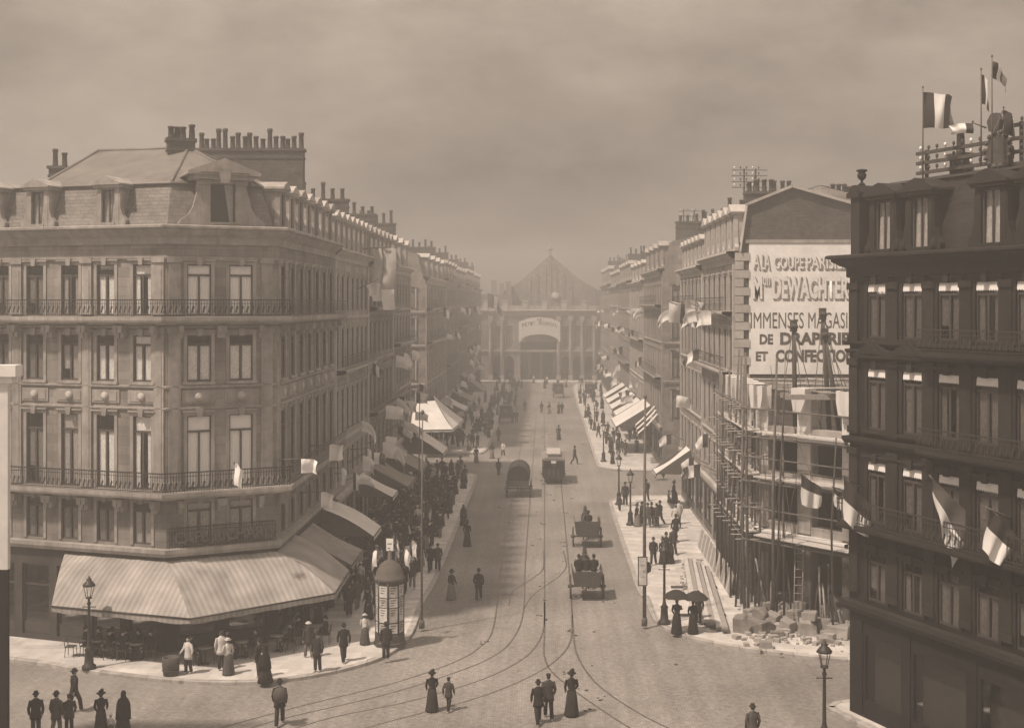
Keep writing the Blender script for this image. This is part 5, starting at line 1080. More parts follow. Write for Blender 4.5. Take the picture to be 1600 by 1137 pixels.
for i in range(34):
    d = rnd.uniform(72, 97) if i < 8 else rnd.uniform(114, 215); z = rnd.choice((5.2, 7.5, 10, 12.5, 15))
    bd = rnd.choice((WHT, WHT, TRI, DW)); flag({WHT: 'small plain white flag', DW: 'small white flag with a dark hoist', TRI: 'small three-banded flag'}[bd]+(' past the scaffolding on the right' if d < 100 else ' hung out along the far right block'), (10.95, d, z-.3), (9.9, d-.2, z+.2), rnd.uniform(.9, 1.7), rnd.uniform(.6, 1.0), bd, rnd.uniform(.2, 1.0), math.pi+rnd.uniform(-.5, .6), 40+i % 9, 'small flags along the right side')
d = 88; flag('large pale tricolour on the house beside the right side street', (11, d, 15.2), (8.9, d, 15.8), 2.9, 1.5, ('flagwhite', 'flagdark', 'flagwhite'), .45, .3, 61)
flag('white flag high beside the large pale tricolour', (11, 84, 15.2), (9.6, 83.6, 15.9), 1.6, 1.1, WHT, .2, .3, 62); flag('white flag low over the awning before the right side street', (11, 92, 8.1), (9.8, 91, 8.8), 1.7, .9, WHT, .4, .1, 63)
d = 205; flag('great hazy tricolour hanging at the far left end of the street', (-12.4, d, 15.5), (-9.5, d, 17.5), 4.0, 2.4, ('flagred', 'flagwhite', 'flagdark'), .9, .5, 64)
# the tall hanging banner
bn = thing('hanging_banner', (-12.35, 83, 19.4), 'tall pale banner strips hanging from a cornice on the left', 'banner')
q = MB(); q.limb([(-12.4, 83, 19.35), (-10.6, 82.6, 19.5)], .05, 6); part('pole', q, Mt['pole'], bn)
for x, w_, z1, mm in ((-11.7, .6, 15.8, 'paletrim'), (-11.0, .85, 15.2, 'flagwhite')):
    q = MB(); q.grid([[(x+w_*j/4+.1*math.sin(r*1.1), 82.7+.12*math.sin(j+r), 19.4+(z1-19.4)*r/6) for j in range(5)] for r in range(5)]); part('upper_strip', q, Mt['paletrim'], bn)
    q = MB(); q.grid([[(x+w_*j/4+.1*math.sin(r*1.1), 82.7+.12*math.sin(j+r), 19.4+(z1-19.4)*r/6) for j in range(5)] for r in (4, 5, 6)]); part('lower_strip', q, Mt['flagwhite'], bn)
flag('white flag sticking out left of the tall banner', (-12.35, 80.5, 16.6), (-11.0, 80, 17.2), 1.0, 1.0, WHT, .6, 2.6, 65)

# ------------------------------------------------------------------ lamp posts, poles, kiosk
def lamp_meshes():
    q = MB(); q.lathe([(.30, 0), (.30, .12), (.2, .2), (.16, .75), (.2, .8), (.1, .95), (.07, 1.1), (.055, 2.7), (.09, 2.75), (.05, 2.85), (.05, 3.0)], 10); q.limb([(-.28, 0, 2.62), (.28, 0, 2.62)], .022, 6); a = q.mesh('post', Mt['iron'])
    q = MB()
    for i in range(4):
        t = math.pi/4+i*math.pi/2; q.limb([(.12*math.cos(t), .12*math.sin(t), 3.0), (.23*math.cos(t), .23*math.sin(t), 3.5)], .016, 5)
    q.lathe([(.14, 2.98), (.14, 3.03), (.1, 3.04)], 8); q.lathe([(.27, 3.5), (.28, 3.54), (.17, 3.68), (.12, 3.7), (.12, 3.78), (.06, 3.84), (.02, 3.95)], 8); b = q.mesh('lantern', Mt['iron'])
    q = MB(); q.rings([(0, 0, 3.03, .115, .115), (0, 0, 3.5, .215, .215)], 4, 0, False, M=RZ(0)); c = q.mesh('glass', Mt['glass'])
    return a, b, c
LM = lamp_meshes()
def lamp(label, p, rz=0):
    o = thing('street_lamp', p, label, 'street lamp', 'cast iron gas lamps', rz); obj('post', LM[0], o); l = obj('lantern', LM[1], o); obj('glass', LM[2], l); return o
for lb, px, py in (('gas lamp in front of the striped cafe awning', 139, 1044), ('gas lamp standing beside the women with umbrellas', 1038, 974), ('gas lamp nearest the end of the near right footway', 967, 788), ('gas lamp beside the waiting group on the right footway', 985, 820), ('gas lamp on the far corner of the right side street', 943, 721), ('second gas lamp beyond the right side street', 929, 672)): lamp(lb, gp(px, py, .14))
p = at(1288, 41.8); lamp('gas lamp rising from the bottom edge before the dark building', (p.x, p.y, .14))
for i, dd in enumerate((166, 190)): lamp(('hazy gas lamp, nearer of two on the far right footway', 'hazy gas lamp, farther of two on the far right footway')[i], (5.6, dd, .14))
lamp('hazy gas lamp on the far left footway', (-6.6, 170, .14))
def mast(label, p, h, board=False):
    k_ = 1 if board else .6
    o = thing('flag_mast', p, label, 'mast'); q = MB(); q.limb([(0, 0, 0), (0, 0, h*.5), (.04, 0, h)], [.095*k_, .075*k_, .045*k_], 8); q.lathe([(.14, 0), (.14, .3), (.1, .4)], 8); obj('pole', q.mesh('pole', Mt['pole']), o)
    q = MB(); q.lathe([(.02, 0), (.09, .06), (.09, .14), (0, .24)], 8, M=T((.04, 0, h))); obj('finial', q.mesh('finial', Mt['gilt']), o)
    if board:
        q = MB(); q.box(-.33, .13, -.16, -.1, 1.95, 3.35); b = obj('notice_board', q.mesh('notice_board', Mt['darkwood']), o)
        q = MB(); q.box(-.28, .08, -.175, -.162, 2.0, 3.3); obj('poster', q.mesh('poster', Mt['poster']), b)
        for z, hh, x0, x1 in ((3.1, .06, -.22, -.02), (2.9, .08, -.2, .02), (2.55, .18, -.1, .05), (2.35, .04, -.24, .04)): q = MB(); q.box(x0, x1, -.179, -.176, z, z+hh); obj('printed_mark', q.mesh('printed_mark', Mt['poster2']), b)
        q = MB(); q.prism([(.1, 2.5), (.3, 2.6), (.34, 2.85), (.25, 3.05), (.1, 3.1)], -.03, .03); obj('shield', q.mesh('shield', Mt['darkwood']), o)
    return o
mast('tall dark mast with a framed notice on the right kerb', gp(1007, 977, .14), 10.9, True)
mast('tall slim mast at the left kerb beside the kiosk', gp(659, 981, .14), 10.2)
mast('thin mast on the left pavement beyond the crowd', gp(655, 800, .14), 8.2)
def kiosk():
    p = gp(609, 1006, .14); o = thing('advertising_kiosk', p, 'dark octagonal kiosk covered with posters at the left corner', 'kiosk'); r = .62
    q = MB(); q.lathe([(.74, 0), (.74, .16), (.68, .2), (.68, .5), (.62, .55)], 8, sm=False); obj('base', q.mesh('base', Mt['darkpaint']), o)
    q = MB(); q.lathe([(r, .5), (r, 2.9), (r, 2.95)], 8, sm=False); obj('body', q.mesh('body', Mt['darkpaint']), o)
    q = MB(); q.lathe([(.64, 2.9), (.7, 2.98), (.71, 3.06), (.65, 3.1), (.6, 3.35), (.45, 3.62), (.22, 3.8), (.1, 3.86), (.08, 4.25), (0, 4.3)], 12); obj('dome', q.mesh('dome', Mt['darkcanvas']), o)
    for i in range(8):
        t = 2*math.pi*(i+.5)/8; M = T((r*.924*math.cos(t), r*.924*math.sin(t), 0)) @ RZ(t+math.pi/2)
        c = 2*math.pi*i/8; q = MB(); q.limb([(r*math.cos(c), r*math.sin(c), .5), (r*math.cos(c), r*math.sin(c), 2.95)], .05, 6); obj('corner_post', q.mesh('corner_post', Mt['iron']), o)
        for k, (z0, z1) in enumerate(((.62, 1.05), (1.12, 1.75), (1.8, 2.2), (2.25, 2.75))):
            q = MB(); q.box(-.195, .195, -.026, -.004, z0, z1, M=M); b = obj('poster', q.mesh('poster', Mt[('poster', 'poster2', 'poster', 'poster2')[(k+i) % 4]]), o)
            q = MB()
            for j in range(3): q.box(-.13, .13-.05*j, -.03, -.027, z1-.1-.11*j, z1-.06-.11*j, M=M)
            obj('print', q.mesh('print', Mt['print']), b)
    q = MB(); q.box(-.16, .16, -.02, .02, 4.25, 4.8); s = obj('sign_plate', q.mesh('sign_plate', Mt['signwhite']), o); q = MB(); q.box(-.1, .1, -.026, -.022, 4.55, 4.59); q.box(-.1, .02, -.026, -.022, 4.35, 4.39); obj('print', q.mesh('print', Mt['print']), s)
    for i, (a, dx, lb) in enumerate(((2.6, -.5, 'white flag on the left side of the kiosk dome'), (-.4, .55, 'white flag on the right side of the kiosk dome'), (.5, .8, 'upper white flag at the right of the kiosk'), (1.4, .2, 'white flag standing behind the kiosk dome'))):
        b = p+Vector((dx*.7, .1*i, 3.4)); flag(lb, b, b+Vector((dx*.5, .2*i, .9+.35*(i > 1))), .42, .75, WHT, 1.1, a if i != 0 else 2.8, 70+i, thick=.015)
kiosk()
Mt['hoodcloth'] = mat('hoodcloth', .032, .9, .2, 2, .3, 4, var2=.2, scale2=.8)
# ------------------------------------------------------------------ vehicles (local +y is forward)
def wheel(root, x, y, r, w_=.09, spokes=12, name='wheel'):
    q = MB(); n = 20
    for ri, ro, t in ((r-.07, r, w_),):
        vs, fs = [], []
        for j in range(n):
            a = 2*math.pi*j/n
            for rr, xx in ((ri, -t/2), (ro, -t/2), (ro, t/2), (ri, t/2)): vs.append((xx, rr*math.cos(a), rr*math.sin(a)))
        for j in range(n):
            for k in range(4): fs.append((j*4+k, j*4+(k+1) % 4, ((j+1) % n)*4+(k+1) % 4, ((j+1) % n)*4+k))
        q.add(vs, fs, 0, False)
    o = obj(name, q.mesh('rim', Mt['darkwood']), root, T((x, y, r)))
    s = MB()
    for j in range(spokes): a = 2*math.pi*j/spokes; s.limb([(0, 0, 0), (0, (r-.05)*math.cos(a), (r-.05)*math.sin(a))], .022, 5)
    obj('spokes', s.mesh('spokes', Mt['timber']), o)
    h = MB(); h.lathe([(.0, -.14), (.09, -.14), (.1, 0), (.07, .14), (0, .15)], 8, M=Matrix.Rotation(R(90), 4, 'Y')); obj('hub', h.mesh('hub', Mt['darkwood']), o)
    return o
def tram():
    p = gp(865, 757); o = thing('horse_tram', p, 'dark tramcar with a pale roof seen from behind on the rails', 'tram'); P_ = lambda n, q, m, par=None: obj(n, q.mesh(n, Mt[m]), par or o)
    hw, L, z0, z1 = .98, 4.9, .62, 2.08
    q = MB(); q.box(-hw, hw, .7, L-.7, z0, z0+.85); q.box(-hw, hw, .7, .78, z0+.85, z1); q.box(-hw, hw, L-.78, L-.7, z0+.85, z1)
    for s in (-1, 1):
        for i in range(6): q.box(*sorted((s*hw, s*(hw-.06))), .78+i*.66, .86+i*.66, z0+.85, z1)
    P_('body', q, 'tramdark')
    q = MB(); q.box(-hw-.06, hw+.06, -.05, L+.05, z1, z1+.1); q.prism([(-hw-.06, z1+.102), (hw+.06, z1+.102), (hw-.2, z1+.24), (-hw+.2, z1+.24)], -.05, L+.05); rf_ = P_('roof', q, 'midstone')
    q = MB(); q.box(-.5, .5, .5, L-.5, z1+.242, z1+.48); q.box(-.6, .6, .35, L-.35, z1+.482, z1+.56); P_('clerestory', q, 'paletrim', rf_)
    for y0 in (0.0, L-.68):
        q = MB(); q.box(-hw+.08, hw-.08, y0, y0+.68, .55, .68); P_('platform', q, 'darkwood')
        q = MB(); ye = y0 if y0 == 0 else y0+.63
        q.box(-hw+.08, hw-.08, ye, ye+.05, .6, 1.4); P_('dash', q, 'tramdark')
        for s in (-1, 1): q = MB(); q.limb([(s*(hw-.1), ye+.02, 1.55), (s*(hw-.1), ye+.02, z1)], .025, 6); P_('stanchion', q, 'gilt'); q = MB(); q.box(*sorted((s*(hw-.05), s*(hw+.18))), y0+.12, y0+.55, .3, .36); P_('step', q, 'darkwood')
    for s in (-1, 1):
        for i in range(5): q = MB(); x = s*(hw-.03); q.quad((x, .86+i*.66, z0+.87), (x, .78+(i+1)*.66, z0+.87), (x, .78+(i+1)*.66, z1-.05), (x, .86+i*.66, z1-.05)); P_('pane', q, 'glass')
    q = MB(); q.box(-.36, .36, .66, .695, z0, z1-.1); d_ = P_('door', q, 'tramdark'); q = MB(); q.box(-.26, .26, .645, .658, 1.35, z1-.2); P_('pane', q, 'woodframe', d_); q = MB(); q.lathe([(0, 0), (.03, .01), (0, .05)], 6, M=T((.28, .64, 1.5))); P_('handle', q, 'gilt', d_)
    q = MB(); q.box(-.22, .22, -.07, -.055, z1-.22, z1-.02); P_('route_board', q, 'signwhite'); q = MB(); q.lathe([(.09, 0), (.1, .18), (.03, .24)], 8, M=T((0, -.12, z1-.5))); P_('tail_lamp', q, 'darkpaint')
    for y in (1.7, L-1.7):
        for s in (-1, 1): wheel(o, s*.72, y, .38, .1, 6)
    for x in (-.4, 0, .4): q = MB(); q.box(x-.04, x+.04, -.03, -.004, .7, 1.35); P_('moulding', q, 'gilt')
tram()
def covered_wagon():
    p = gp(810, 778); o = thing('covered_wagon', p, 'round-hooded covered wagon seen from behind, left of the tram', 'wagon'); P_ = lambda n, q, m: obj(n, q.mesh(n, Mt[m]), o)
    q = MB(); q.box(-.8, .8, 0, 3.6, .95, 1.05); q.box(-.85, -.79, 0, 3.6, 1.05, 1.6); q.box(.79, .85, 0, 3.6, 1.05, 1.6); q.box(-.79, .79, 0, .06, 1.05, 1.35); P_('body', q, 'darkwood')
    rows = []
    for y in (-.15, .3, 1.2, 2.4, 3.4, 3.85):
        rows.append([(-.93*math.cos(math.pi*t/14), y, 1.5+1.12*math.sin(math.pi*t/14)**.8) for t in range(15)])
    q = MB(); q.grid(rows); P_('hood', q, 'hoodcloth')
    for y in (-.1, 1.2, 2.4, 3.6): q = MB(); q.limb([(-.9*math.cos(math.pi*t/12), y, 1.5+1.08*math.sin(math.pi*t/12)**.8) for t in range(13)], .03, 5); P_('hoop', q, 'darkwood')
    q = MB(); q.grid([[(-.88*math.cos(math.pi*t/10), .55, 1.5+1.05*math.sin(math.pi*t/10)**.8) for t in range(11)], [(-.8+1.6*t/10, .6, 1.3) for t in range(11)]], 0, False); P_('inner_curtain', q, 'darkcanvas')
    q = MB(); q.box(-.6, .6, .9, 3.2, 1.08, 1.7); P_('load', q, 'darkcanvas')
    for y, r in ((.75, .68), (3.0, .52)):
        for s in (-1, 1): wheel(o, s*.98, y, r)
        q = MB(); q.limb([(-.98, y, r), (.98, y, r)], .05, 6); P_('axle', q, 'darkwood')
    for s in (-1, 1): q = MB(); q.limb([(s*.45, 3.5, .9), (s*.4, 6.0, 1.05)], .045, 6); P_('shaft', q, 'darkwood')
covered_wagon()
def cart(label, px, py, w_=1.25, hb=.75, bench=True):
    p = gp(px, py); o = thing('open_cart', p, label, 'cart', 'open carts'); P_ = lambda n, q, m: obj(n, q.mesh(n, Mt[m]), o); h = w_/2
    q = MB(); q.box(-h, h, 0, 2.2, .8, .88); P_('bed', q, 'darkwood')
    q = MB(); q.prism([(-h, .88), (h, .88), (h+.12, .88+hb), (-h-.12, .88+hb)], 0, .05); P_('tailboard', q, 'darkwood')
    for s in (-1, 1):
        q = MB(); q.add([(s*h, .05, .88), (s*h, 2.2, .88), (s*(h+.12), 2.25, .88+hb), (s*(h+.12), .05, .88+hb), (s*(h+.05), .05, .88), (s*(h+.05), 2.2, .88), (s*(h+.17), 2.25, .88+hb), (s*(h+.17), .05, .88+hb)], [(0,1,2,3),(4,7,6,5),(0,4,5,1),(3,2,6,7),(0,3,7,4),(1,5,6,2)]); P_('side_board', q, 'darkwood')
        wheel(o, s*(h+.22), .95, .62)
        q = MB(); q.limb([(s*.42, 2.1, .85), (s*.38, 4.4, 1.0)], .04, 6); P_('shaft', q, 'darkwood')
    q = MB(); q.limb([(-h-.22, .95, .62), (h+.22, .95, .62)], .05, 6); P_('axle', q, 'darkwood')
    q = MB(); q.box(-h-.08, h+.08, 1.15, 1.55, 1.32, 1.38); P_('bench', q, 'timber')
    q = MB(); q.box(-h+.1, h-.1, .3, 1.0, .885, 1.25); P_('sacks', q, 'greycanvas')
    return p
c1 = cart('open cart with a lone driver, farther of the two carts', 918, 857, 1.35, .85); c2 = cart('open cart carrying three riders, nearer of the two carts', 918, 940, 1.3, .65)
def cab(label, px, py, rz=0):
    p = gp(px, py); o = thing('carriage', p, label, 'carriage', None, rz); P_ = lambda n, q, m: obj(n, q.mesh(n, Mt[m]), o)
    q = MB(); q.prism([(-.7, .7), (.7, .7), (.82, 1.2), (.82, 2.2), (-.82, 2.2), (-.82, 1.2)], .3, 2.0); P_('body', q, 'darkpaint')
    q = MB(); q.prism([(-.88, 2.203), (.88, 2.203), (.7, 2.36), (-.7, 2.36)], .1, 2.7); P_('roof', q, 'darkpaint'); q = MB(); q.box(-.32, .32, .28, .297, 1.4, 2.0); P_('pane', q, 'dimcurtain'); q = MB(); q.box(-.6, .6, 2.2, 2.9, 1.1, 1.2); q.box(-.6, .6, 2.1, 2.2, 1.2, 1.6); P_('driver_seat', q, 'darkwood')
    for y, r in ((.6, .55), (2.4, .42)):
        for s in (-1, 1): wheel(o, s*.85, y, r, .07, 8)
    for s in (-1, 1): q = MB(); q.limb([(s*.4, 2.8, .8), (s*.35, 5, 1.0)], .04, 5); P_('shaft', q, 'darkwood')
cab('small dark carriage in mid street near the station', 873, 622); cab('closed carriage waiting at the left kerb in the haze', 790, 662); cab('closed carriage at the far right kerb near the station', 922, 622)
# goods crate van on the far right kerb
hc = gp(1031, 748, .14); o = thing('hand_cart', hc, 'small wicker hand cart by the pale corner awning', 'cart')
q = MB(); q.box(-.3, .3, 0, .8, .45, .85); obj('basket', q.mesh('basket', Mt['greycanvas']), o); wheel(o, -.36, .4, .28, .05, 8); wheel(o, .36, .4, .28, .05, 8); q = MB(); q.limb([(-.25, -.0, .8), (-.2, -.6, .95), (.2, -.6, .95), (.25, 0, .8)], .02, 5); obj('handle', q.mesh('handle', Mt['darkwood']), o)
# a fenced pit with low railings far right
fe = thing('iron_railing', gp(914, 624), 'dark iron railing enclosure at the far right kerb', 'railing')
for i in range(9): q = MB(); q.limb([(i*.28-1.1, 0, 0), (i*.28-1.1, 0, 3.0)], .04, 5); obj('bar', q.mesh('bar', Mt['iron']), fe)
for z in (.4, 1.5, 2.9): q = MB(); q.box(-1.2, 1.2, -.03, .03, z, z+.07); obj('cross_rail', q.mesh('cross_rail', Mt['iron']), fe)

# ------------------------------------------------------------------ horses and people
for p, lb in ((c1+Vector((0, 3.6, 0)), 'dark horse drawing the farther open cart'), (c2+Vector((0, 3.6, 0)), 'dark horse drawing the nearer open cart'), (gp(810, 778)+Vector((0, 5.0, 0)), 'dark horse drawing the covered wagon'), (gp(865, 757)+Vector((0, 7.2, 0)), 'dark horse harnessed ahead of the tram')):
    o = obj('horse', HM[0]); o.location = p; tag(o, lb, 'horse', 'harnessed horses')
    for n_, m_ in HM[1]: obj(n_, m_, o)
def person(key, p, rz, label, scale=1.0, group=None):
    me, kids = PROTO[key]; o = obj('person', me); o.location = p; o.rotation_euler = (0, 0, rz); o.scale = (scale*(.93 if key[0] == 'm' or key == 'rider' else .89),)*3
    tag(o, label, 'person', group)
    for n, m in kids: obj(n, m, o)
    return o
PI = math.pi
for key, px, py, rz, sc_, lb, pz in (
    ('man_stand', 56, 1150, .3, 1, 'dark-coated man at the bottom left corner, leftmost of his row', 0), ('man_grey', 88, 1150, -.3, 1, 'man with pale collar, second from the bottom left corner', 0),
    ('man_walk', 116, 1112, -.8, 1.02, 'man striding behind the bottom left row', 0), ('man_walk2', 108, 1146, .4, .9, 'shorter figure in front of the striding man, bottom left', 0),
    ('woman', 158, 1146, .2, 1, 'woman left of the small pale child at the bottom left', 0), ('woman_light', 173, 1150, .2, .52, 'small pale child between two women at the bottom left', 0), ('woman_shawl', 193, 1146, 0, 1.02, 'woman in a long dark shawl, rightmost at the bottom left', 0),
    ('man_walk', 437, 1132, .15, 1.04, 'man carrying a sack, walking alone before the cafe kerb', 0),
    ('woman', 675, 1110, .2, .98, 'woman in a belted dress leading a child across the rails', 0), ('man_walk2', 701, 1110, -.3, .8, 'child holding the hand of the woman in the belted dress', 0),
    ('man_walk', 841, 1130, .25, 1.0, 'left of the pair of men walking close together in the foreground', 0), ('man_walk2', 857, 1122, .1, 1.05, 'right of the pair of men walking close together in the foreground', 0),
    ('woman', 893, 1117, .1, 1.08, 'woman in a long black dress right of the pair of men', 0), ('man_grey', 1176, 1172, .2, 1, 'man only just showing at the bottom edge before the dark building', 0),
    ('woman_pale', 706, 936, -.7, 1.0, 'woman in a pale skirt in the roadway left of a lone man', 0), ('man_walk', 748, 937, 0, 1.02, 'lone man in the roadway beside the pale-skirted woman', 0),
    ('woman', 730, 853, .0, 1.05, 'woman in dark dress at the left kerb, below the kerb walker', 0), ('woman_shawl', 724, 820, .1, .95, 'dark shawled figure stepping off the left kerb', 0),
    ('man_stand', 779, 743, .3, .95, 'man standing left of the covered wagon', 0), ('worker', 786, 712, 2.8, .95, 'man in a pale shirt crossing the sunlit gap', 0), ('woman_pale', 769, 716, -.3, 1.0, 'woman in a flared dress at the sunlit side street', 0), ('man_grey', 779, 690, .2, 1, 'man beyond the sunlit gap on the left', 0),
    ('man_walk', 898, 725, -1.2, 1.1, 'man walking briskly to the right of the tram', 0), ('woman', 873, 687, .2, 1.05, 'lone woman in the road beyond the tram', 0),
    ('man_walk', 801, 660, .1, 1, 'left of two men walking far up the street', 0), ('man_walk2', 807, 660, .1, 1, 'right of two men walking far up the street', 0), ('man_walk', 820, 642, .1, 1, 'lone man in the hazy left roadway', 0),
    ('man_grey', 846, 645, .2, 1, 'slight figure in mid street below the far carriage', 0), ('woman_pale', 858, 646, .4, 1, 'bent figure in mid street below the far carriage', 0), ('woman', 873, 646, .2, 1, 'left of a close couple below the far carriage', 0), ('man_walk', 878, 646, .2, 1, 'right of a close couple below the far carriage', 0),
    ('man_stand', 977, 790, 2.8, 1.12, 'tall dark man between the two lamps on the right footway', .14), ('man_walk2', 968, 798, 2.9, .72, 'boy standing at the right kerb below the first lamp', .14),
    ('woman_pale', 995, 822, 1.0, 1, 'pale-skirted woman at the left of the waiting group', .14), ('man_stand', 1003, 820, 2.0, 1, 'man beside the pale-skirted woman in the waiting group', .14), ('man_grey', 1012, 824, 2.6, 1.05, 'grey-coated man in the middle of the waiting group', .14), ('man_top', 1018, 822, 3.0, 1, 'man in a top hat in the waiting group', .14), ('man_stand', 1026, 824, 2.6, 1.02, 'man second from the right of the waiting group', .14), ('man_walk', 1031, 820, 2.2, 1.05, 'rightmost man of the waiting group', .14),
    ('man_walk2', 1010, 782, .2, 1.05, 'man walking behind the tall mast', .14), ('woman', 1053, 786, 1.2, 1.1, 'dark woman near the building front with a child', .14), ('woman', 1045, 785, 1.4, .6, 'child beside the dark woman near the building front', .14),
    ('worker', 1056, 826, .0, 1.08, 'worker in a white shirt, left of two', .14), ('worker', 1061, 818, .2, 1.08, 'worker in a white shirt, right of two', .14), ('man_walk', 1056, 846, .3, 1.1, 'dark man close behind the white-shirted workers', .14), ('man_walk2', 1052, 866, .2, 1.05, 'man with swinging arm by the hoarding', .14),
    ('man_walk', 1021, 882, 2.9, 1.0, 'waistcoated man walking toward the viewer on the right footway', .14), ('woman', 1036, 881, 3.0, 1, 'woman left of a close couple behind the near right lamp', .14), ('man_stand', 1041, 878, 2.9, 1.1, 'man right of a close couple behind the near right lamp', .14), ('woman_shawl', 1047, 880, 2.9, .9, 'shawled woman beside the close couple by the near right lamp', .14),
    ('woman_umb', 1058, 989, -.5, 1.05, 'woman in black under an umbrella beside the lamp base', .14), ('woman_umb', 1083, 989, -.3, 1.0, 'woman in black under an umbrella next to the beams', .14), ('man_stand', 1091, 976, -.3, 1.0, 'man sharing the umbrella next to the beams', .14),
    ('waiter', 294, 1052, 2.6, 1.0, 'figure in a white jacket before the cafe terrace', .14), ('waiter', 346, 1046, .4, 1.08, 'waiter with pale apron at the cafe terrace', .14), ('woman_light', 356, 1053, .8, .98, 'pale-dressed woman just outside the awning', .14),
    ('man_stand', 405, 1058, 1.2, 1.0, 'dark man on the cafe kerb, left of two', .14), ('woman_shawl', 413, 1066, 1.2, 1.02, 'broad dark figure on the cafe kerb, right of two', .14), ('straw_man', 482, 1027, .6, 1.02, 'man in a straw hat under the awning edge', .14), ('man_stand', 496, 1049, 2.8, 1.02, 'upright man alone on the corner pavement', .14), ('man_walk', 537, 1033, .4, 1.02, 'man walking past the awning corner', .14),
    ('man_stand', 603, 1030, .3, 1.0, 'dark man standing right in front of the kiosk', .14), ('woman_light', 570, 1006, .3, .9, 'small pale-dressed woman left of the kiosk', .14),
    ('man_walk', 672, 893, .2, 1, 'man at the left kerb above the slim mast', .14), ('man_walk2', 684, 892, .1, 1, 'man stepping to the left kerb edge', .14), ('woman_pale', 744, 722, .3, 1, 'woman at the end of the left kerb', .14)):
    p = gp(px, py, pz); person(key, p, rz, lb, sc_)
# sack on the carrier's back
sp = gp(437, 1132); q = MB(); q.rings([(0, 0, .95, .1, .1), (0, 0, 1.02, .24, .2), (0, 0, 1.25, .27, .22), (0, 0, 1.42, .2, .17), (0, 0, 1.5, .06, .06)], 12, M=T((sp.x+.08, sp.y-.3, 0))); tag(part('sack', q, Mt['cloth3'], None), 'bulging dark sack on the lone carrier\'s back', 'sack')
for s_, lb in ((gp(1058, 989, .14), 'dark open umbrella nearest the lamp base'), (gp(1083, 989, .14), 'dark open umbrella next to the stacked beams')):
    b = s_+Vector((.14, .12, 1.2)) if 'lamp' not in lb else s_+Vector((-.02, .2, 1.25)); o = thing('umbrella', b, lb, 'umbrella', 'open umbrellas')
    q = MB(); q.limb([(0, 0, -.2), (0, 0, .78)], .012, 6); obj('shaft', q.mesh('shaft', Mt['darkwood']), o)
    rows = [[(r*math.cos(t*math.pi/8), r*math.sin(t*math.pi/8), .76-.34*(r/.62)**2-(.03 if t % 2 == 0 and r > .6 else 0)) for t in range(17)] for r in (.01, .2, .42, .62)]; q = MB(); q.grid(rows); obj('canopy', q.mesh('canopy', Mt['cloth1']), o)
    for t in range(8): q = MB(); q.limb([(0, 0, .75), (.31*math.cos(t*PI/4), .31*math.sin(t*PI/4), .655), (.61*math.cos(t*PI/4), .61*math.sin(t*PI/4), .4)], .006, 4); obj('rib', q.mesh('rib', Mt['iron']), o)
# riders on the carts
for c, lst in ((c1, ((.1, .95, 'driver sitting alone on the farther cart'),)), (c2, ((-.42, 1.0, 'left rider on the nearer cart'), (-.02, 1.05, 'middle rider on the nearer cart'), (.38, 1.0, 'right rider on the nearer cart')))):
    for dx, y, lb in lst: person('rider', c+Vector((dx, y+.25, .99)), 0, lb, 1.0 if 'middle' not in lb else .95)
# cafe customers at little tables
rnd = random.Random(55)
for i in range(9):
    t = i/8; p = V3(-20.2, 53.6).lerp(V3(-15.3, 52.2), t) if i < 5 else V3(-14.6, 52.3).lerp(V3(-10.6, 55.2), (i-5)/3)
    p.z = .14; o = thing('cafe_table', p, 'small round cafe table in the shade of the striped awning', 'table', 'cafe terrace tables')
    q = MB(); q.lathe([(.0, .70), (.32, .70), (.32, .73), (0, .735)], 12); obj('top', q.mesh('top', Mt['trim']), o); q = MB(); q.lathe([(.22, 0), (.2, .03), (.03, .07), (.025, .7)], 8); obj('pedestal', q.mesh('pedestal', Mt['iron']), o)
    for s in (-1, 1):
        pp = p+Vector((s*.62, rnd.uniform(-.2, .2), 0)); r_ = s*PI/2
        ch = thing('cafe_chair', pp, 'wooden cafe chair in the shade of the striped awning', 'chair', 'cafe terrace chairs', r_)
        q = MB(); q.box(-.2, .2, -.2, .2, .43, .46); obj('seat', q.mesh('seat', Mt['darkwood']), ch); q = MB(); q.limb([(-.18, -.19, .46), (-.16, -.26, .88), (.16, -.26, .88), (.18, -.19, .46)], .018, 5); q.limb([(-.17, -.23, .68), (.17, -.23, .68)], .014, 5); obj('backrest', q.mesh('backrest', Mt['darkwood']), ch)
        for a in (-.17, .17):
            for b in (-.17, .17): q = MB(); q.limb([(a, b, .43), (a*1.15, b*1.15, 0)], .016, 5); obj('leg', q.mesh('leg', Mt['darkwood']), ch)
        if rnd.random() < .75: person('rider', pp+Vector((0, 0, .05)), r_, 'dark-clothed customer seated at the cafe terrace', 1.0, 'seated cafe customers')
pl_ = gp(267, 1054, .14); o = thing('plant_tub', pl_, 'dark round tub on the pavement before the cafe', 'tub'); q = MB(); q.lathe([(.3, 0), (.36, .4), (.38, .75), (.34, .76), (.3, .6)], 12); obj('tub', q.mesh('tub', Mt['darkwood']), o); q = MB(); q.lathe([(.34, .2), (.355, .2), (.36, .26), (.345, .26)], 12); obj('hoop', q.mesh('hoop', Mt['iron']), o)
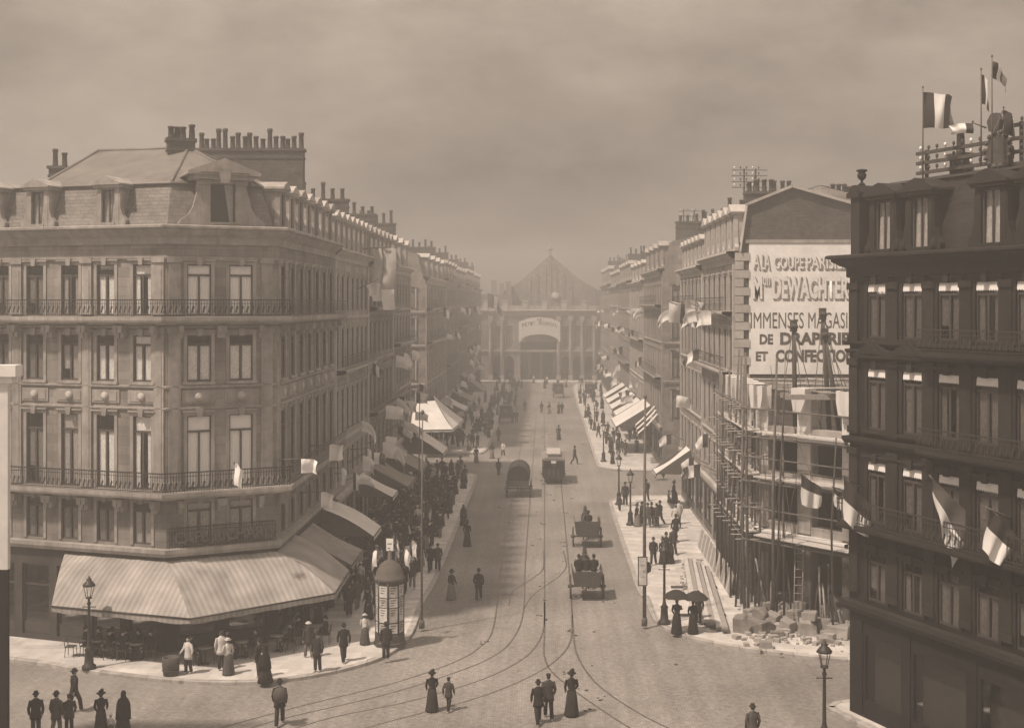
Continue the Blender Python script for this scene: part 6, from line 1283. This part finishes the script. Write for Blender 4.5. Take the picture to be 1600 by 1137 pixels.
# crowds
rnd = random.Random(99); placed = []
KD = dict(man_walk='bowler-hatted man striding', man_walk2='man in a cap', man_stand='bowler-hatted man standing', man_top='top-hatted man', man_grey='man in greyish trousers', woman='woman in black dress', woman_shawl='woman in a long shawl', woman_pale='woman in a paler skirt', straw_man='man in a straw hat', woman_light='woman in a light blouse')
def crowd(n, box, lb, grp, dense=.55):
    k = 0; tries = 0
    while k < n and tries < n*40:
        tries += 1; x = rnd.uniform(box[0], box[1]); y = rnd.uniform(box[2], box[3])
        if any((x-a)**2+(y-b)**2 < dense**2 for a, b in placed): continue
        placed.append((x, y)); k += 1; kk = rnd.choice(keys); person(kk, (x, y, .14), rnd.choice((0, PI))+rnd.uniform(-.7, .7), KD[kk]+' '+lb, rnd.uniform(.92, 1.06), grp)
crowd(52, (-11.8, -7.2, 58.5, 72), 'in the crowd between kiosk and first white awning', 'crowd near the kiosk')
crowd(86, (-12.0, -6.9, 72, 92), 'in the crowd by the middle left awnings', 'crowd on the middle left pavement')
crowd(54, (-12.0, -6.7, 92, 111), 'in the crowd ending the first left block', 'crowd at the end of the first left block')
crowd(16, (6, 10.5, 116, 150), 'on the far right footway', 'far right walkers')
# the far-off crowd, too small and dense to count: one mass of simplified figures
far = []
for n_, box in ((44, (-11.8, -6.4, 128, 165)), (40, (-11.5, -4.5, 165, 236)), (20, (5.5, 10.5, 150, 235)), (12, (-5, 4.5, 205, 240))):
    k = 0
    while k < n_:
        x, y = rnd.uniform(box[0], box[1]), rnd.uniform(box[2], box[3])
        if any((x-a)**2+(y-b)**2 < .3 for a, b in placed): continue
        placed.append((x, y)); k += 1; kk = rnd.choice(keys)
        sc_ = rnd.uniform(.84, .98); M = T((x, y, .14 if abs(x) > 6 else .0)) @ RZ(rnd.choice((0, PI))+rnd.uniform(-.7, .7)) @ Matrix.Diagonal((sc_, sc_, sc_, 1))
        far += [(low[kk, i_], M) for i_ in range(len(src[kk]))]
vs_, fs_, mi_, ms_ = [], [], [], []
for m_, M in far:
    o_ = len(vs_); vs_ += [tuple(M @ v.co) for v in m_.vertices]; fs_ += [[o_+k for k in p.vertices] for p in m_.polygons]
    m0 = m_.materials[0]
    if m0 not in ms_: ms_.append(m0)
    mi_ += [ms_.index(m0)]*len(m_.polygons)
me = bpy.data.meshes.new('distant_crowd'); me.from_pydata(vs_, [], fs_)
for m_ in ms_: me.materials.append(m_)
me.polygons.foreach_set('material_index', mi_); me.polygons.foreach_set('use_smooth', [True]*len(fs_)); me.update(); objs = [obj('distant_crowd', me)]
tag(objs[0], 'mass of tiny hazy figures far up the street towards the station', 'crowd', kind='stuff')
dg_ = MB(); rnd = random.Random(12)
for i in range(70):
    p = V3(rnd.gauss(1.2, 2.2), rnd.uniform(46, 150))
    for k in range(rnd.randint(2, 5)): s_ = rnd.uniform(.03, .08); dg_.lathe([(s_, 0), (s_*.9, s_*.4), (0, s_*.6)], 6, M=T((p.x+rnd.gauss(0, .12), p.y+rnd.gauss(0, .15), 0)))
tag(part('droppings', dg_, Mt['darkwood'], None), 'horse droppings and litter scattered on the roadway', 'litter', kind='stuff')
# ------------------------------------------------------------------ haze
hz = MB(); hz.box(-205, 205, -65, 345, -1, 30); h = tag(obj('haze', hz.mesh('haze', [])), 'smoky haze filling the street', 'haze', kind='stuff')
hm = bpy.data.materials.new('haze'); hm.use_nodes = True; n = hm.node_tree.nodes; n.clear(); o_ = n.new('ShaderNodeOutputMaterial'); v_ = n.new('ShaderNodeVolumePrincipled')
v_.inputs['Color'].default_value = (.97, .97, .97, 1); v_.inputs['Density'].default_value = .0035; v_.inputs['Anisotropy'].default_value = .25
hm.node_tree.links.new(v_.outputs[0], o_.inputs['Volume']); h.data.materials.append(hm)
